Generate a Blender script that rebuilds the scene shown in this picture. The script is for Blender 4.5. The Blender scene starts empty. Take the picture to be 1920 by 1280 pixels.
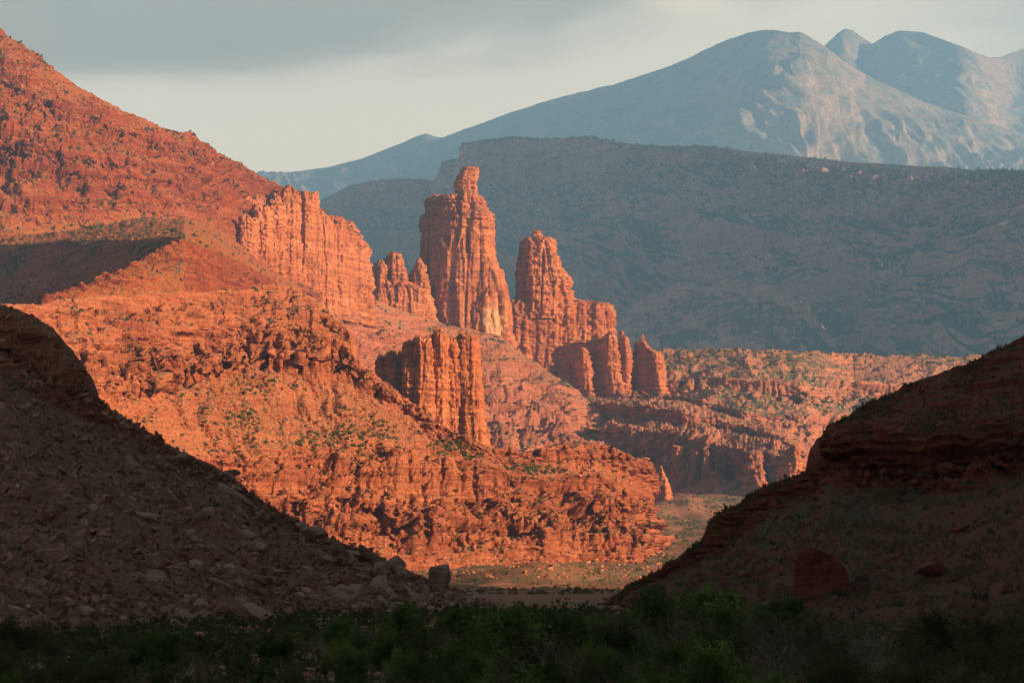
import bpy, bmesh, math, random
import numpy as np
from mathutils import Vector, Matrix

# ------------------------------------------------------------------ camera, sky, sun, exposure
scene = bpy.context.scene
COL = scene.collection
R = math.radians
W0, H0, LENS, SENS = 1920, 1280, 100.0, 36.0
F = LENS / SENS * W0                      # focal length in photograph pixels
HORIZON = 1040
TILT = math.atan((HORIZON - H0 / 2) / F)
CT, ST = math.cos(TILT), math.sin(TILT)

cam_d = bpy.data.cameras.new('camera')
cam = bpy.data.objects.new('camera', cam_d)
COL.objects.link(cam)
cam_d.lens, cam_d.sensor_width = LENS, SENS
cam_d.clip_start, cam_d.clip_end = 1.0, 90000
cam.rotation_euler = (R(90) + TILT, 0, 0)
scene.camera = cam

SUN_AZ, SUN_EL = R(59), R(12)             # azimuth measured to the right of straight behind the camera
SUN = Vector((math.sin(SUN_AZ) * math.cos(SUN_EL), -math.cos(SUN_AZ) * math.cos(SUN_EL), math.sin(SUN_EL)))
sun_d = bpy.data.lights.new('sun', 'SUN')
sun_d.energy, sun_d.angle, sun_d.color = 5.0, R(0.5), (1.0, 0.71, 0.46)
sun = bpy.data.objects.new('sun', sun_d)
COL.objects.link(sun)
sun.rotation_euler = SUN.to_track_quat('Z', 'Y').to_euler()

world = bpy.data.worlds.new('World')
scene.world = world
world.use_nodes = True
SKY_STRENGTH = 0.1


class NT:
    """small helper to write node trees"""
    def __init__(s, tree):
        s.t = tree
        tree.nodes.clear()

    def n(s, kind, **kw):
        nd = s.t.nodes.new(kind)
        for k, v in kw.items():
            if k.startswith('i_'):
                k2 = k[2:]
                nd.inputs[int(k2) if k2.isdigit() else k2.replace('_', ' ')].default_value = v
            else:
                setattr(nd, k, v)
        return nd

    def l(s, a, b):
        s.t.links.new(a, b)

    def math(s, op, a, b=None, c=None, clamp=False):
        m = s.n('ShaderNodeMath', operation=op, use_clamp=clamp)
        for i, v in enumerate((a, b, c)):
            if v is None:
                continue
            if isinstance(v, (int, float)):
                m.inputs[i].default_value = v
            else:
                s.l(v, m.inputs[i])
        return m.outputs[0]

    def step(s, v, lo, hi, a=0.0, b=1.0):
        m = s.n('ShaderNodeMapRange', interpolation_type='SMOOTHSTEP')
        s.l(v, m.inputs[0])
        m.inputs[1].default_value, m.inputs[2].default_value = lo, hi
        m.inputs[3].default_value, m.inputs[4].default_value = a, b
        return m.outputs[0]

    def mix(s, f, a, b, mode='MIX'):
        m = s.n('ShaderNodeMix', data_type='RGBA', blend_type=mode)
        for sock, v in ((m.inputs[0], f), (m.inputs[6], a), (m.inputs[7], b)):
            if isinstance(v, (int, float)):
                sock.default_value = v
            elif isinstance(v, tuple):
                sock.default_value = v if len(v) == 4 else (*v, 1)
            else:
                s.l(v, sock)
        return m.outputs[2]

    def noise(s, vec, scale=(1, 1, 1), detail=4, rough=0.55, dist=0.0):
        mp = s.n('ShaderNodeMapping')
        s.l(vec, mp.inputs[0])
        mp.inputs['Scale'].default_value = scale
        nz = s.n('ShaderNodeTexNoise')
        nz.inputs['Scale'].default_value = 1.0
        nz.inputs['Detail'].default_value = detail
        nz.inputs['Roughness'].default_value = rough
        nz.inputs['Distortion'].default_value = dist
        s.l(mp.outputs[0], nz.inputs['Vector'])
        return nz.outputs['Fac']


def build_sky():
    t = NT(world.node_tree)
    out = t.n('ShaderNodeOutputWorld')
    bg = t.n('ShaderNodeBackground')
    bg.inputs[1].default_value = SKY_STRENGTH
    sky = t.n('ShaderNodeTexSky', sky_type='NISHITA', sun_disc=False)
    sky.sun_elevation = SUN_EL
    sky.sun_rotation = math.atan2(SUN.x, SUN.y)
    sky.air_density, sky.dust_density, sky.ozone_density = 1.0, 2.5, 1.0
    tc = t.n('ShaderNodeTexCoord')
    d = tc.outputs['Generated']
    sp = t.n('ShaderNodeSeparateXYZ')
    t.l(d, sp.inputs[0])
    z, x = sp.outputs[2], sp.outputs[0]
    # thin bright overcast over the blue, warm near the horizon
    veil = t.mix(t.step(z, 0.13, 0.21), (13.2, 9.8, 6.2), (12.2, 9.0, 5.5))
    col = t.mix(0.8, sky.outputs[0], veil)
    n1 = t.noise(d, (4.0, 4.0, 14), 6, 0.5, 0.5)
    n2 = t.noise(d, (11, 11, 42), 6, 0.6, 0.8)
    nn = t.math('ADD', t.math('MULTIPLY', t.math('SUBTRACT', n1, 0.5), 0.085), t.math('MULTIPLY', t.math('SUBTRACT', n2, 0.5), 0.022))
    hz = t.math('ADD', z, nn)
    # soft grey cloud bank towards -x; corner vignetting painted in, most of it at +x
    h = t.math('SUBTRACT', hz, t.math('MULTIPLY', x, 0.14))
    bank = t.math('MULTIPLY', t.step(h, 0.169, 0.198), 0.80)
    h2 = t.math('ADD', hz, t.math('MULTIPLY', t.math('SUBTRACT', x, 0.15), 0.30))
    cloud_vignette = t.math('MULTIPLY', t.step(h2, 0.174, 0.206), 0.6)
    col = t.mix(t.math('MAXIMUM', bank, cloud_vignette), col, (2.4, 1.5, 0.8))
    glow = t.math('MULTIPLY', t.step(t.math('ADD', hz, t.math('MULTIPLY', n2, 0.02)), 0.190, 0.215), t.step(t.math('ABSOLUTE', t.math('SUBTRACT', x, 0.062)), 0.03, 0.0))
    col = t.mix(t.math('MULTIPLY', glow, 0.7), col, (17.0, 12.2, 7.0))
    # sky out of view: dark cloud added overhead to cut ambient, warm low behind
    unseen_deck = t.step(t.math('ADD', z, t.math('MULTIPLY', n1, 0.06)), 0.245, 0.40)
    col = t.mix(unseen_deck, col, (0.34, 0.38, 0.46))
    back = t.step(sp.outputs[1], 0.75, 0.35)
    low = t.step(z, 0.45, 0.15)
    col = t.mix(t.math('MULTIPLY', back, 0.9), col, t.mix(low, (0.36, 0.38, 0.44), (2.1, 1.6, 1.2)))
    t.l(col, bg.inputs[0])
    t.l(bg.outputs[0], out.inputs[0])


build_sky()
vs = scene.view_settings
vs.view_transform, vs.look, vs.gamma, vs.use_curve_mapping = 'Standard', 'None', 1.0, False
vs.exposure = 1.35
scene.cycles.max_bounces = 4
scene.cycles.diffuse_bounces = 2
scene.cycles.volume_bounces = 0
scene.cycles.transparent_max_bounces = 4
scene.cycles.use_denoising = True
scene.cycles.use_adaptive_sampling = True
scene.cycles.adaptive_threshold = 0.015

rng = np.random.default_rng(7)
random.seed(7)

# ------------------------------------------------------------------ noise in numpy
PERM = np.random.default_rng(3).permutation(256).astype(np.int32)
PERM = np.concatenate([PERM, PERM])
_g = np.random.default_rng(5).normal(size=(256, 3))
GR = (_g / np.linalg.norm(_g, axis=1)[:, None]).astype(np.float32)
RND = np.random.default_rng(9).random(512).astype(np.float32)


def perlin(p):
    p = p.astype(np.float32)
    i = np.floor(p).astype(np.int32)
    f = p - i
    i &= 255
    u = f * f * f * (f * (f * 6 - 15) + 10)
    X, Y, Z = i[:, 0], i[:, 1], i[:, 2]
    out = 0
    A = [PERM[X], PERM[(X + 1) & 255]]
    res = []
    for dx in (0, 1):
        for dy in (0, 1):
            B = PERM[(A[dx] + Y + dy) & 255]
            for dz in (0, 1):
                h = PERM[(B + Z + dz) & 255]
                g = GR[h]
                res.append(g[:, 0] * (f[:, 0] - dx) + g[:, 1] * (f[:, 1] - dy) + g[:, 2] * (f[:, 2] - dz))
    ux, uy, uz = u[:, 0], u[:, 1], u[:, 2]
    a = [res[k] + uz * (res[k + 1] - res[k]) for k in (0, 2, 4, 6)]
    b = [a[0] + uy * (a[1] - a[0]), a[2] + uy * (a[3] - a[2])]
    return (b[0] + ux * (b[1] - b[0])) * 1.6


def fbm(p, octs=4, gain=0.5, seed=0.0):
    s, a, q = 0, 1.0, p + seed
    for _ in range(octs):
        s = s + a * perlin(q)
        q = q * 2.03 + 17.3
        a *= gain
    return s


def billow(p, octs=3, gain=0.5, seed=0.0):
    """rounded humps parted by sharp creases, about 0..1"""
    s, a, q, tot = 0, 1.0, p + seed, 0
    for _ in range(octs):
        s = s + a * np.abs(perlin(q))
        tot += a
        q = q * 2.07 + 31.7
        a *= gain
    return s / tot * 2.2


def ledges(p, H, seed=0.0, warp=0.5):
    """bedding: layers of uneven thickness that stand out by uneven amounts, -0.5..0.5"""
    zz = p[:, 2] / H + warp * perlin(p / (9 * H) + seed) + seed
    zz = zz + 0.35 * np.sin(zz * 1.7)
    k = np.floor(zz).astype(np.int32)
    f = zz - k
    s = np.clip((f - 0.78) / 0.22, 0, 1)
    s = s * s * (3 - 2 * s)
    def lay(kk):
        q = np.stack([p[:, 0] / (H * 5), p[:, 1] / (H * 5), kk * 3.71], 1)
        return np.clip(RND[kk % 509] - 0.5 + 0.75 * perlin(q), -0.75, 0.75)
    return lay(k) * (1 - s) + lay(k + 1) * s


def cells(p, seed=0):
    """bumps of scattered stones, 0..1, and a random value per stone"""
    p = p.astype(np.float32) + seed * 7.31
    i = np.floor(p - 0.5).astype(np.int32)
    best = np.full(len(p), 9.0, np.float32)
    val = np.zeros(len(p), np.float32)
    for dx in (0, 1):
        for dy in (0, 1):
            for dz in (0, 1):
                c = i + np.array([dx, dy, dz], np.int32)
                h = PERM[(PERM[(PERM[c[:, 0] & 255] + c[:, 1]) & 255] + c[:, 2]) & 255]
                o = np.stack([RND[h], RND[h + 91], RND[h + 187]], 1)
                d = np.linalg.norm(p - (c + o), axis=1)
                m = d < best
                best = np.where(m, d, best)
                val = np.where(m, RND[h + 200], val)
    return np.clip(1 - best / 0.75, 0, 1), val


def blocks(p, seed=0):
    """jointed rock: each block steps out by its own amount, -0.5..0.5"""
    return cells(p, seed)[1] - 0.5


def cracks(p, w=0.07, seed=0.0):
    n = perlin(p + seed)
    return np.exp(-(n / w) ** 2)


# ------------------------------------------------------------------ pixel <-> world
def ray(px, py):
    u = (np.asarray(px, float) - W0 / 2) / F
    v = (H0 / 2 - np.asarray(py, float)) / F
    dy = CT - v * ST
    return u / dy, (ST + v * CT) / dy


def at(px, py, Y):
    kx, kz = ray(px, py)
    return Vector((float(kx * Y), float(Y), float(kz * Y)))


# ------------------------------------------------------------------ scene helpers
def tag(o, label=None, cat=None, group=None, kind=None):
    for k, v in (('label', label), ('category', cat), ('group', group), ('kind', kind)):
        if v:
            o[k] = v
    return o


def link(name, me, mat=None, parent=None):
    o = bpy.data.objects.new(name, me)
    COL.objects.link(o)
    if mat is not None and me is not None and not me.materials:
        me.materials.append(mat)
    if parent is not None:
        o.parent = parent
    return o


def empty(name, loc=(0, 0, 0)):
    o = bpy.data.objects.new(name, None)
    COL.objects.link(o)
    o.location = loc
    return o


def mesh_from(name, V, Q, smooth=True):
    """V (n,3), Q (m,4) or (m,3) numpy"""
    me = bpy.data.meshes.new(name)
    k = Q.shape[1]
    me.vertices.add(len(V))
    me.vertices.foreach_set('co', np.ascontiguousarray(V, np.float32).ravel())
    me.loops.add(Q.size)
    me.loops.foreach_set('vertex_index', np.ascontiguousarray(Q, np.int32).ravel())
    me.polygons.add(len(Q))
    me.polygons.foreach_set('loop_start', np.arange(0, Q.size, k, dtype=np.int32))
    me.polygons.foreach_set('loop_total', np.full(len(Q), k, np.int32))
    me.polygons.foreach_set('use_smooth', np.full(len(Q), smooth, bool))
    me.update(calc_edges=True)
    return me


def grid_quads(ny, nx, wrap=False):
    j, i = np.meshgrid(np.arange(ny - 1), np.arange(nx if wrap else nx - 1), indexing='ij')
    i2 = (i + 1) % nx
    return np.stack([j * nx + i, (j + 1) * nx + i, (j + 1) * nx + i2, j * nx + i2], -1).reshape(-1, 4)


def grid_normals(P, wrap=False):
    if wrap:
        Q = np.concatenate([P[:, -1:], P, P[:, :1]], 1)
        du = (Q[:, 2:] - Q[:, :-2])
    else:
        du = np.gradient(P, axis=1)
    dv = np.gradient(P, axis=0)
    n = np.cross(dv, du)
    return n / (np.linalg.norm(n, axis=2)[..., None] + 1e-9)


def smooth1(a, s):
    if s <= 0:
        return a
    k = np.exp(-0.5 * (np.arange(-3 * s, 3 * s + 1) / s) ** 2)
    k /= k.sum()
    return np.convolve(np.pad(a, 3 * s, mode='edge'), k, 'valid')


AMPS = ('fl', 'le', 'bi', 'ru', 'gu', 'fb', 'bl')
SHEETS = {}


def sheet(name, cols, rows, mat, label=None, cat=None, step=1.7, xstep=1.7, flL=14., leH=6., biL=20., ruS=3., guL=40., fbL=60.,
          back=((60, -30), (400, -260)), skirt=25, ysm=9, seed=0., kind='structure', smooth=True, fl_flat=9.0, blL=7., patch=0.0, gsign=1.0, blz=0.45):
    """a slope given by the picture height of its breaks of slope; each break has a real distance, written or found from the slope angle"""
    cols = np.asarray(cols, float)
    nx = int((cols[-1] - cols[0]) / xstep)
    px = np.linspace(cols[0], cols[-1], nx)
    nr = len(rows)
    PY = [np.interp(px, cols, r['py'] if not np.isscalar(r['py']) else [r['py']] * len(cols)) for r in rows]
    YY, ZZ = [None] * nr, [None] * nr
    anch = [i for i, r in enumerate(rows) if 'Y' in r]
    for i in anch:
        YY[i] = smooth1(np.interp(px, cols, rows[i]['Y']), ysm)

    def solve(i, j):                        # row i from known row j
        ang = rows[max(i, j)].get('sl', rows[i].get('sl'))   # the slope of the stretch that ends at the lower break
        m = np.tan(np.radians(np.interp(px, cols, ang) if not np.isscalar(ang) else np.full(nx, ang)))
        z1 = ray(px, PY[j])[1] * YY[j]
        k2 = ray(px, PY[i])[1]
        den = k2 - m
        den = np.where(den > -0.02, -0.02, den)
        YY[i] = (z1 - m * YY[j]) / den
    for i in range(anch[0] - 1, -1, -1):
        solve(i, i + 1)
    for i in range(anch[0] + 1, nr):
        if YY[i] is None:
            solve(i, i - 1)
    C = []
    for i in range(nr):
        kx, kz = ray(px, PY[i])
        C.append(np.stack([kx * YY[i], YY[i], kz * YY[i]], 1))
    am = [np.stack([np.interp(px, cols, r[a]) if isinstance(r.get(a), (list, np.ndarray)) else np.full(nx, float(r.get(a, 0.0))) for a in AMPS], 1) for r in rows]
    allC, allA, vis = [], [], []
    for (dy, dz) in reversed(back):
        allC.append(C[0] + np.array([0, dy, dz])); allA.append(am[0]); vis.append(6)
    for i in range(nr):
        allC.append(C[i]); allA.append(am[i])
        if i < nr - 1:
            vis.append(max(3, int(np.percentile(np.abs(PY[i + 1] - PY[i]), 75) / step)))
    vis.append(4)
    allC.append(C[-1] + np.array([0, -2, -skirt])); allA.append(am[-1])
    P, A = [], []
    for i in range(len(allC) - 1):
        n = vis[i]
        for k in range(n):
            t = k / n
            P.append(allC[i] * (1 - t) + allC[i + 1] * t)
            A.append(allA[i] * (1 - t) + allA[i + 1] * t)
    P.append(allC[-1]); A.append(allA[-1])
    P, A = np.array(P), np.array(A)
    ny = len(P)
    A = A.reshape(-1, len(AMPS))
    N = grid_normals(P).reshape(-1, 3)
    p = P.reshape(-1, 3).copy()
    d = np.zeros(len(p))
    if patch:                              # outcrops here, smooth soil there
        k = np.clip(fbm(p / np.array([fbL, fbL, fbL * 0.35]), 3, 0.5, seed + 60) * 1.6 + 0.5, 0, 1)
        k = 1 - patch + patch * 1.5 * k
        for c in (1, 2, 3, 6):
            A[:, c] *= k
    if A[:, 5].any():
        d += A[:, 5] * fbm(p / fbL, 4, 0.5, seed + 3.1)
    if A[:, 4].any():                      # gullies running down the slope
        q = np.stack([(p[:, 0] + 0.3 * p[:, 1]) / guL, p[:, 1] / (guL * 4), p[:, 2] / (guL * 5)], 1)
        q[:, 0] += 0.5 * perlin(p / (guL * 1.5))
        d += gsign * A[:, 4] * (billow(q, 5 if gsign < 0 else 3, 0.5, seed + 11) - 0.5)
    if A[:, 0].any():                      # upright flutes and buttresses
        q = np.stack([p[:, 0] / flL, p[:, 1] / (flL * 2), p[:, 2] / (flL * fl_flat)], 1)
        q[:, 0] += 0.25 * perlin(p / (flL * 1.2))
        d += A[:, 0] * 0.6 * (billow(q, 3, 0.45, seed + 5) - 0.5)
        d += A[:, 0] * 0.55 * blocks(p / np.array([flL * 0.8, flL * 0.8, flL * 3.0]), int(seed) + 2)
    if A[:, 1].any():
        d += A[:, 1] * (ledges(p, leH, seed) + 0.5 * ledges(p, leH * 0.37, seed + 40))
    p1 = p + N * d[:, None]
    N = grid_normals(p1.reshape(ny, nx, 3)).reshape(-1, 3)
    d = np.zeros(len(p))
    if A[:, 2].any():                      # knobs
        q = p1 / np.array([biL, biL, biL * 0.5])
        d += A[:, 2] * (billow(q, 4, 0.55, seed + 21) - 0.5)
    if A[:, 3].any():
        b1, v1 = cells(p1 / ruS, 1)
        b2, v2 = cells(p1 / (ruS * 0.45), 2)
        d += A[:, 3] * (b1 * (v1 > 0.35) * (0.3 + v1) + 0.45 * b2 * v2)
    if A[:, 6].any():                      # jointed blocks, cracks between buttresses
        d += A[:, 6] * (blocks(p1 / np.array([blL, blL, blL * blz]), 3) + 0.6 * blocks(p1 / np.array([blL, blL, blL * blz]) / 0.4, 4))
    if A[:, 0].any():
        d -= 0.30 * A[:, 0] * cracks(p1 / np.array([flL * 0.7, flL * 0.9, flL * 9]), 0.09, seed)
        d += 0.22 * A[:, 0] * blocks(p1 / np.array([flL * 0.3, flL * 0.3, flL * 1.3]), int(seed) + 5)
    p1 = p1 + N * d[:, None]
    Q = grid_quads(ny, nx)
    me = mesh_from(name, p1, Q, smooth)
    o = link(name, me, mat)
    tag(o, label, cat, None, kind)
    n0 = sum(vis[:len(back)])
    Pg = p1.reshape(ny, nx, 3)[n0:ny - 4]
    SHEETS[name] = (Pg, grid_normals(Pg))
    return o


# ------------------------------------------------------------------ materials
def rock_material(name, c1, c2, c3, soil, strata=14., veg=None, veg_amt=0.0, veg_scale=0.25, streak=0.5, grain=1.0, bump=0.6, soil_nz=(0.55, 0.8),
                  pale=None, spots=None, veg_soft=0.06, bed=0.5, veg_nz=(0.35, 0.6)):
    m = bpy.data.materials.new(name)
    m.use_nodes = True
    t = NT(m.node_tree)
    out = t.n('ShaderNodeOutputMaterial')
    bs = t.n('ShaderNodeBsdfPrincipled')
    bs.inputs['Roughness'].default_value = 0.95
    bs.inputs['Specular IOR Level'].default_value = 0.12
    geo = t.n('ShaderNodeNewGeometry')
    pos = geo.outputs['Position']
    sp = t.n('ShaderNodeSeparateXYZ')
    t.l(geo.outputs['Normal'], sp.inputs[0])
    nz = sp.outputs[2]
    # bedding colours
    b1 = t.noise(pos, (1 / 300, 1 / 300, 1 / strata), 5, 0.6, 0.2)
    b2 = t.noise(pos, (1 / 90, 1 / 90, 1 / 70), 4, 0.6)
    col = t.mix(t.step(b1, 0.35, 0.62), c1, c2)
    col = t.mix(t.math('MULTIPLY', t.step(b2, 0.45, 0.7), 0.7), col, c3)
    # desert varnish running down steep faces
    if streak:
        s1 = t.noise(pos, (1 / (5 * grain), 1 / (5 * grain), 1 / (90 * grain)), 5, 0.6, 0.1)
        steep = t.step(nz, 0.5, 0.15)
        f = t.math('MULTIPLY', t.math('MULTIPLY', t.step(s1, 0.5, 0.68), steep), streak)
        col = t.mix(f, col, tuple(v * 0.42 for v in c3))
    # thin paler and darker beds
    bd = t.noise(pos, (1 / (60 * grain), 1 / (60 * grain), 1 / (2.4 * grain)), 4, 0.7, 0.1)
    col = t.mix(1.0, col, t.mix(t.step(bd, 0.36, 0.62), (0.74, 0.70, 0.68), (1.14, 1.14, 1.16)), 'MULTIPLY')
    # soil on flatter ground
    sn = t.noise(pos, (1 / (9 * grain),) * 3, 5, 0.65)
    flat = t.step(t.math('ADD', nz, t.math('MULTIPLY', t.math('SUBTRACT', sn, 0.5), 0.35)), *soil_nz)
    col = t.mix(flat, col, soil)
    # grain: single stones and crumbs
    g1 = t.noise(pos, (1 / (1.6 * grain),) * 3, 3, 0.7)
    col = t.mix(1.0, col, t.mix(t.step(g1, 0.3, 0.72), (0.62, 0.60, 0.60), (1.25, 1.25, 1.25)), 'MULTIPLY')
    if spots:
        g2 = t.noise(pos, (1 / (2.6 * grain),) * 3, 2, 0.6)
        col = t.mix(t.step(g2, 0.64, 0.70), col, spots)
    if veg_amt:
        v1 = t.noise(pos, (veg_scale,) * 3, 3, 0.7)
        v2 = t.noise(pos, (1 / 130, 1 / 130, 1 / 60), 3, 0.6)
        vv = t.math('ADD', v1, t.math('MULTIPLY', t.math('SUBTRACT', v2, 0.5), 0.5))
        f = t.math('MULTIPLY', t.step(vv, 0.69 - veg_amt * 0.2 - veg_soft / 2, 0.69 - veg_amt * 0.2 + veg_soft / 2), t.step(nz, *veg_nz))
        col = t.mix(f, col, veg)
    if pale:                                # a fresh pale rock scar
        (cx, cy, cz), rad, pc = pale
        sub = t.n('ShaderNodeVectorMath', operation='SUBTRACT')
        t.l(pos, sub.inputs[0])
        sub.inputs[1].default_value = (cx, cy, cz)
        scl = t.n('ShaderNodeVectorMath', operation='MULTIPLY')
        t.l(sub.outputs[0], scl.inputs[0])
        scl.inputs[1].default_value = (1 / rad[0], 1 / rad[1], 1 / rad[2])
        ln = t.n('ShaderNodeVectorMath', operation='LENGTH')
        t.l(scl.outputs[0], ln.inputs[0])
        pn = t.noise(pos, (1 / 12, 1 / 12, 1 / 30), 4, 0.6)
        f = t.step(t.math('ADD', ln.outputs['Value'], pn), 1.5, 1.1)
        col = t.mix(t.math('MULTIPLY', f, 0.75), col, pc)
    t.l(col, bs.inputs['Base Color'])
    if bump:
        h1 = t.noise(pos, (1 / (2.5 * grain), 1 / (2.5 * grain), 1 / (1.6 * grain)), 6, 0.7)
        bp = t.n('ShaderNodeBump')
        bp.inputs['Strength'].default_value = bump
        bp.inputs['Distance'].default_value = 2.2 * grain
        if bed:
            steep2 = t.step(nz, 0.75, 0.35)
            h2 = t.noise(pos, (1 / (40 * grain), 1 / (40 * grain), 1 / (1.5 * grain)), 4, 0.7, 0.1)
            h3 = t.noise(pos, (1 / (2.6 * grain), 1 / (2.6 * grain), 1 / (45 * grain)), 4, 0.7, 0.1)
            hh = t.math('ADD', t.math('MULTIPLY', t.step(h2, 0.35, 0.6), 0.55), t.math('MULTIPLY', t.step(h3, 0.36, 0.52), 0.7))
            h1 = t.math('ADD', h1, t.math('MULTIPLY', t.math('MULTIPLY', hh, steep2), bed))
        t.l(h1, bp.inputs['Height'])
        t.l(bp.outputs[0], bs.inputs['Normal'])
    t.l(bs.outputs[0], out.inputs[0])
    return m


def leaf_material(name, c1, c2, scale=0.6, trans=0.25):
    m = bpy.data.materials.new(name)
    m.use_nodes = True
    t = NT(m.node_tree)
    out = t.n('ShaderNodeOutputMaterial')
    geo = t.n('ShaderNodeNewGeometry')
    oi = t.n('ShaderNodeObjectInfo')
    n1 = t.noise(geo.outputs['Position'], (scale,) * 3, 3, 0.6)
    col = t.mix(t.step(n1, 0.35, 0.65), c1, c2)
    col = t.mix(1.0, col, t.mix(oi.outputs['Random'], (0.6, 0.65, 0.62), (1.4, 1.35, 1.25)), 'MULTIPLY')
    df = t.n('ShaderNodeBsdfDiffuse')
    tr = t.n('ShaderNodeBsdfTranslucent')
    t.l(col, df.inputs[0]); t.l(col, tr.inputs[0])
    mx = t.n('ShaderNodeMixShader')
    mx.inputs[0].default_value = trans
    t.l(df.outputs[0], mx.inputs[1]); t.l(tr.outputs[0], mx.inputs[2])
    t.l(mx.outputs[0], out.inputs[0])
    return m


RED1, RED2, RED3 = (0.54, 0.170, 0.060), (0.63, 0.225, 0.088), (0.40, 0.105, 0.042)
SOIL = (0.50, 0.205, 0.095)
VEG = (0.125, 0.120, 0.060)
titan_c = at(925, 605, 3840)
M_ridge = rock_material('red_ridge_rock', (0.29, 0.060, 0.022), (0.35, 0.080, 0.028), (0.20, 0.040, 0.018), (0.44, 0.135, 0.036), 12, VEG, 0.32, 0.22, 0.45, 1.0, 0.7)
M_bench = rock_material('bench_rock', (0.41, 0.122, 0.052), (0.50, 0.165, 0.072), (0.30, 0.078, 0.038), (0.48, 0.185, 0.083), 9, VEG, 0.22, 0.28, 0.5, 0.8, 0.8)
M_slick = rock_material('slickrock', (0.45, 0.150, 0.075), (0.52, 0.190, 0.10), (0.36, 0.105, 0.055), (0.47, 0.185, 0.10), 7, VEG, 0.35, 0.16, 0.3, 1.2, 0.7)
M_tower = rock_material('tower_rock', RED1, RED2, RED3, (0.42, 0.15, 0.08), 16, None, 0, 1, 0.7, 1.6, 0.6, (0.8, 0.95),
                        pale=(tuple(titan_c), (22, 70, 34), (0.72, 0.40, 0.20)))
M_bad = rock_material('badland_rock', (0.46, 0.16, 0.085), (0.52, 0.20, 0.11), (0.38, 0.12, 0.065), (0.50, 0.20, 0.11), 12, VEG, 0.62, 0.12, 0.3, 1.6, 0.7)
M_mesa = rock_material('mesa_rock', (0.52, 0.26, 0.21), (0.60, 0.33, 0.26), (0.40, 0.18, 0.14), (0.11, 0.064, 0.060), 40, (0.042, 0.052, 0.045), 0.75, 0.07, 0.5, 5.0, 0.8, (0.55, 0.75), veg_soft=0.2, veg_nz=(0.55, 0.75),
                       spots=(0.30, 0.18, 0.14))
M_mount = rock_material('mountain_slope', (0.38, 0.26, 0.18), (0.42, 0.29, 0.20), (0.33, 0.24, 0.17), (0.38, 0.27, 0.19), 400, (0.16, 0.165, 0.14), 0.75, 0.006, 0.0, 20.0, 0.3, (0.4, 0.7), veg_soft=0.25, bed=0)  # plant cover lightened in colour to stand in for thicker haze
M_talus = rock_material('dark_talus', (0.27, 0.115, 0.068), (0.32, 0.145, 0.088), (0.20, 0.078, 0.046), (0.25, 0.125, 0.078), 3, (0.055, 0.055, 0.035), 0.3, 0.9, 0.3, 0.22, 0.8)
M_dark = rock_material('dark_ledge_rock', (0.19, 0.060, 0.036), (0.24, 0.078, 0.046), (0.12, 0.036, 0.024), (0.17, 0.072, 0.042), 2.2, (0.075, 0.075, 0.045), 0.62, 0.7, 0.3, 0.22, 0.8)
M_floor = rock_material('valley_soil', (0.36, 0.14, 0.08), (0.42, 0.18, 0.10), (0.36, 0.11, 0.05), (0.38, 0.155, 0.085), 30, (0.16, 0.15, 0.075), 0.7, 0.25, 0.0, 0.8, 0.4)
M_pebble = rock_material('rubble_stone', (0.27, 0.135, 0.085), (0.38, 0.23, 0.165), (0.16, 0.068, 0.042), (0.31, 0.175, 0.115), 2, None, 0, 1, 0.2, 0.35, 0.5, spots=(0.52, 0.43, 0.37))
M_stone = rock_material('boulder_stone', (0.32, 0.20, 0.145), (0.44, 0.30, 0.23), (0.22, 0.115, 0.08), (0.36, 0.235, 0.175), 2, None, 0, 1, 0.2, 0.1, 0.5)

# ------------------------------------------------------------------ large structure: ground
def build_floor():
    uc = np.concatenate([np.linspace(-1.6, -0.22, 40)[:-1], np.linspace(-0.22, 0.22, 620), np.linspace(0.22, 1.6, 40)[1:]])
    yc = np.concatenate([np.linspace(-1400, 40, 30)[:-1], np.geomspace(40, 900, 130)[:-1], np.geomspace(900, 4000, 420)[:-1], np.geomspace(4000, 18800, 30)])
    zc = np.interp(yc, [-1400, 0, 300, 600, 1200, 1600, 2000, 2500, 3000, 3400, 18800], [-6, -6.5, -6.5, -9, -16, -18, -10, 9, 38, 76, 90])
    Yg, Ug = np.meshgrid(yc, uc, indexing='ij')
    X = np.clip(Ug * (np.abs(Yg) + 180), -3900, 3400)
    p = np.stack([X, Yg, np.repeat(zc[:, None], len(uc), 1)], -1).reshape(-1, 3)
    far = np.clip((p[:, 1] - 700) / 800, 0, 1)
    p[:, 2] += 0.25 * fbm(p / 14, 3) + far * (3.2 * fbm(p / 130, 5) + 1.6 * (billow(p / 45, 3) - 0.5)) + np.clip((p[:, 1] - 2300) / 300, 0, 1) * 9 * (billow(p / np.array([150, 260, 150]), 4) - 0.5)
    # low red mound on the flat
    for (cx, cy, rx, ry, h) in ((8, 1690, 40, 110, 9.0), (40, 1800, 40, 90, 4.5), (118, 2950, 60, 150, 16), (190, 3080, 50, 130, 12)):
        r2 = ((p[:, 0] - cx) / rx) ** 2 + ((p[:, 1] - cy) / ry) ** 2
        p[:, 2] += h * np.exp(-r2 * 1.3)
    me = mesh_from('valley_floor', p, grid_quads(len(yc), len(uc))[:, ::-1])
    o = link('valley_floor', me, M_floor)
    tag(o, 'flat valley floor between the hills, red soil with dry scrub', None, None, 'structure')
    Pg = p.reshape(len(yc), len(uc), 3)
    SHEETS['floor'] = (Pg[160:-30], -grid_normals(Pg)[160:-30])


build_floor()


def floor_z(y):
    return float(np.interp(y, [-1400, 0, 300, 600, 1200, 1600, 2000], [-6, -6.5, -6.5, -9, -16, -18, -10]))


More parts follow.
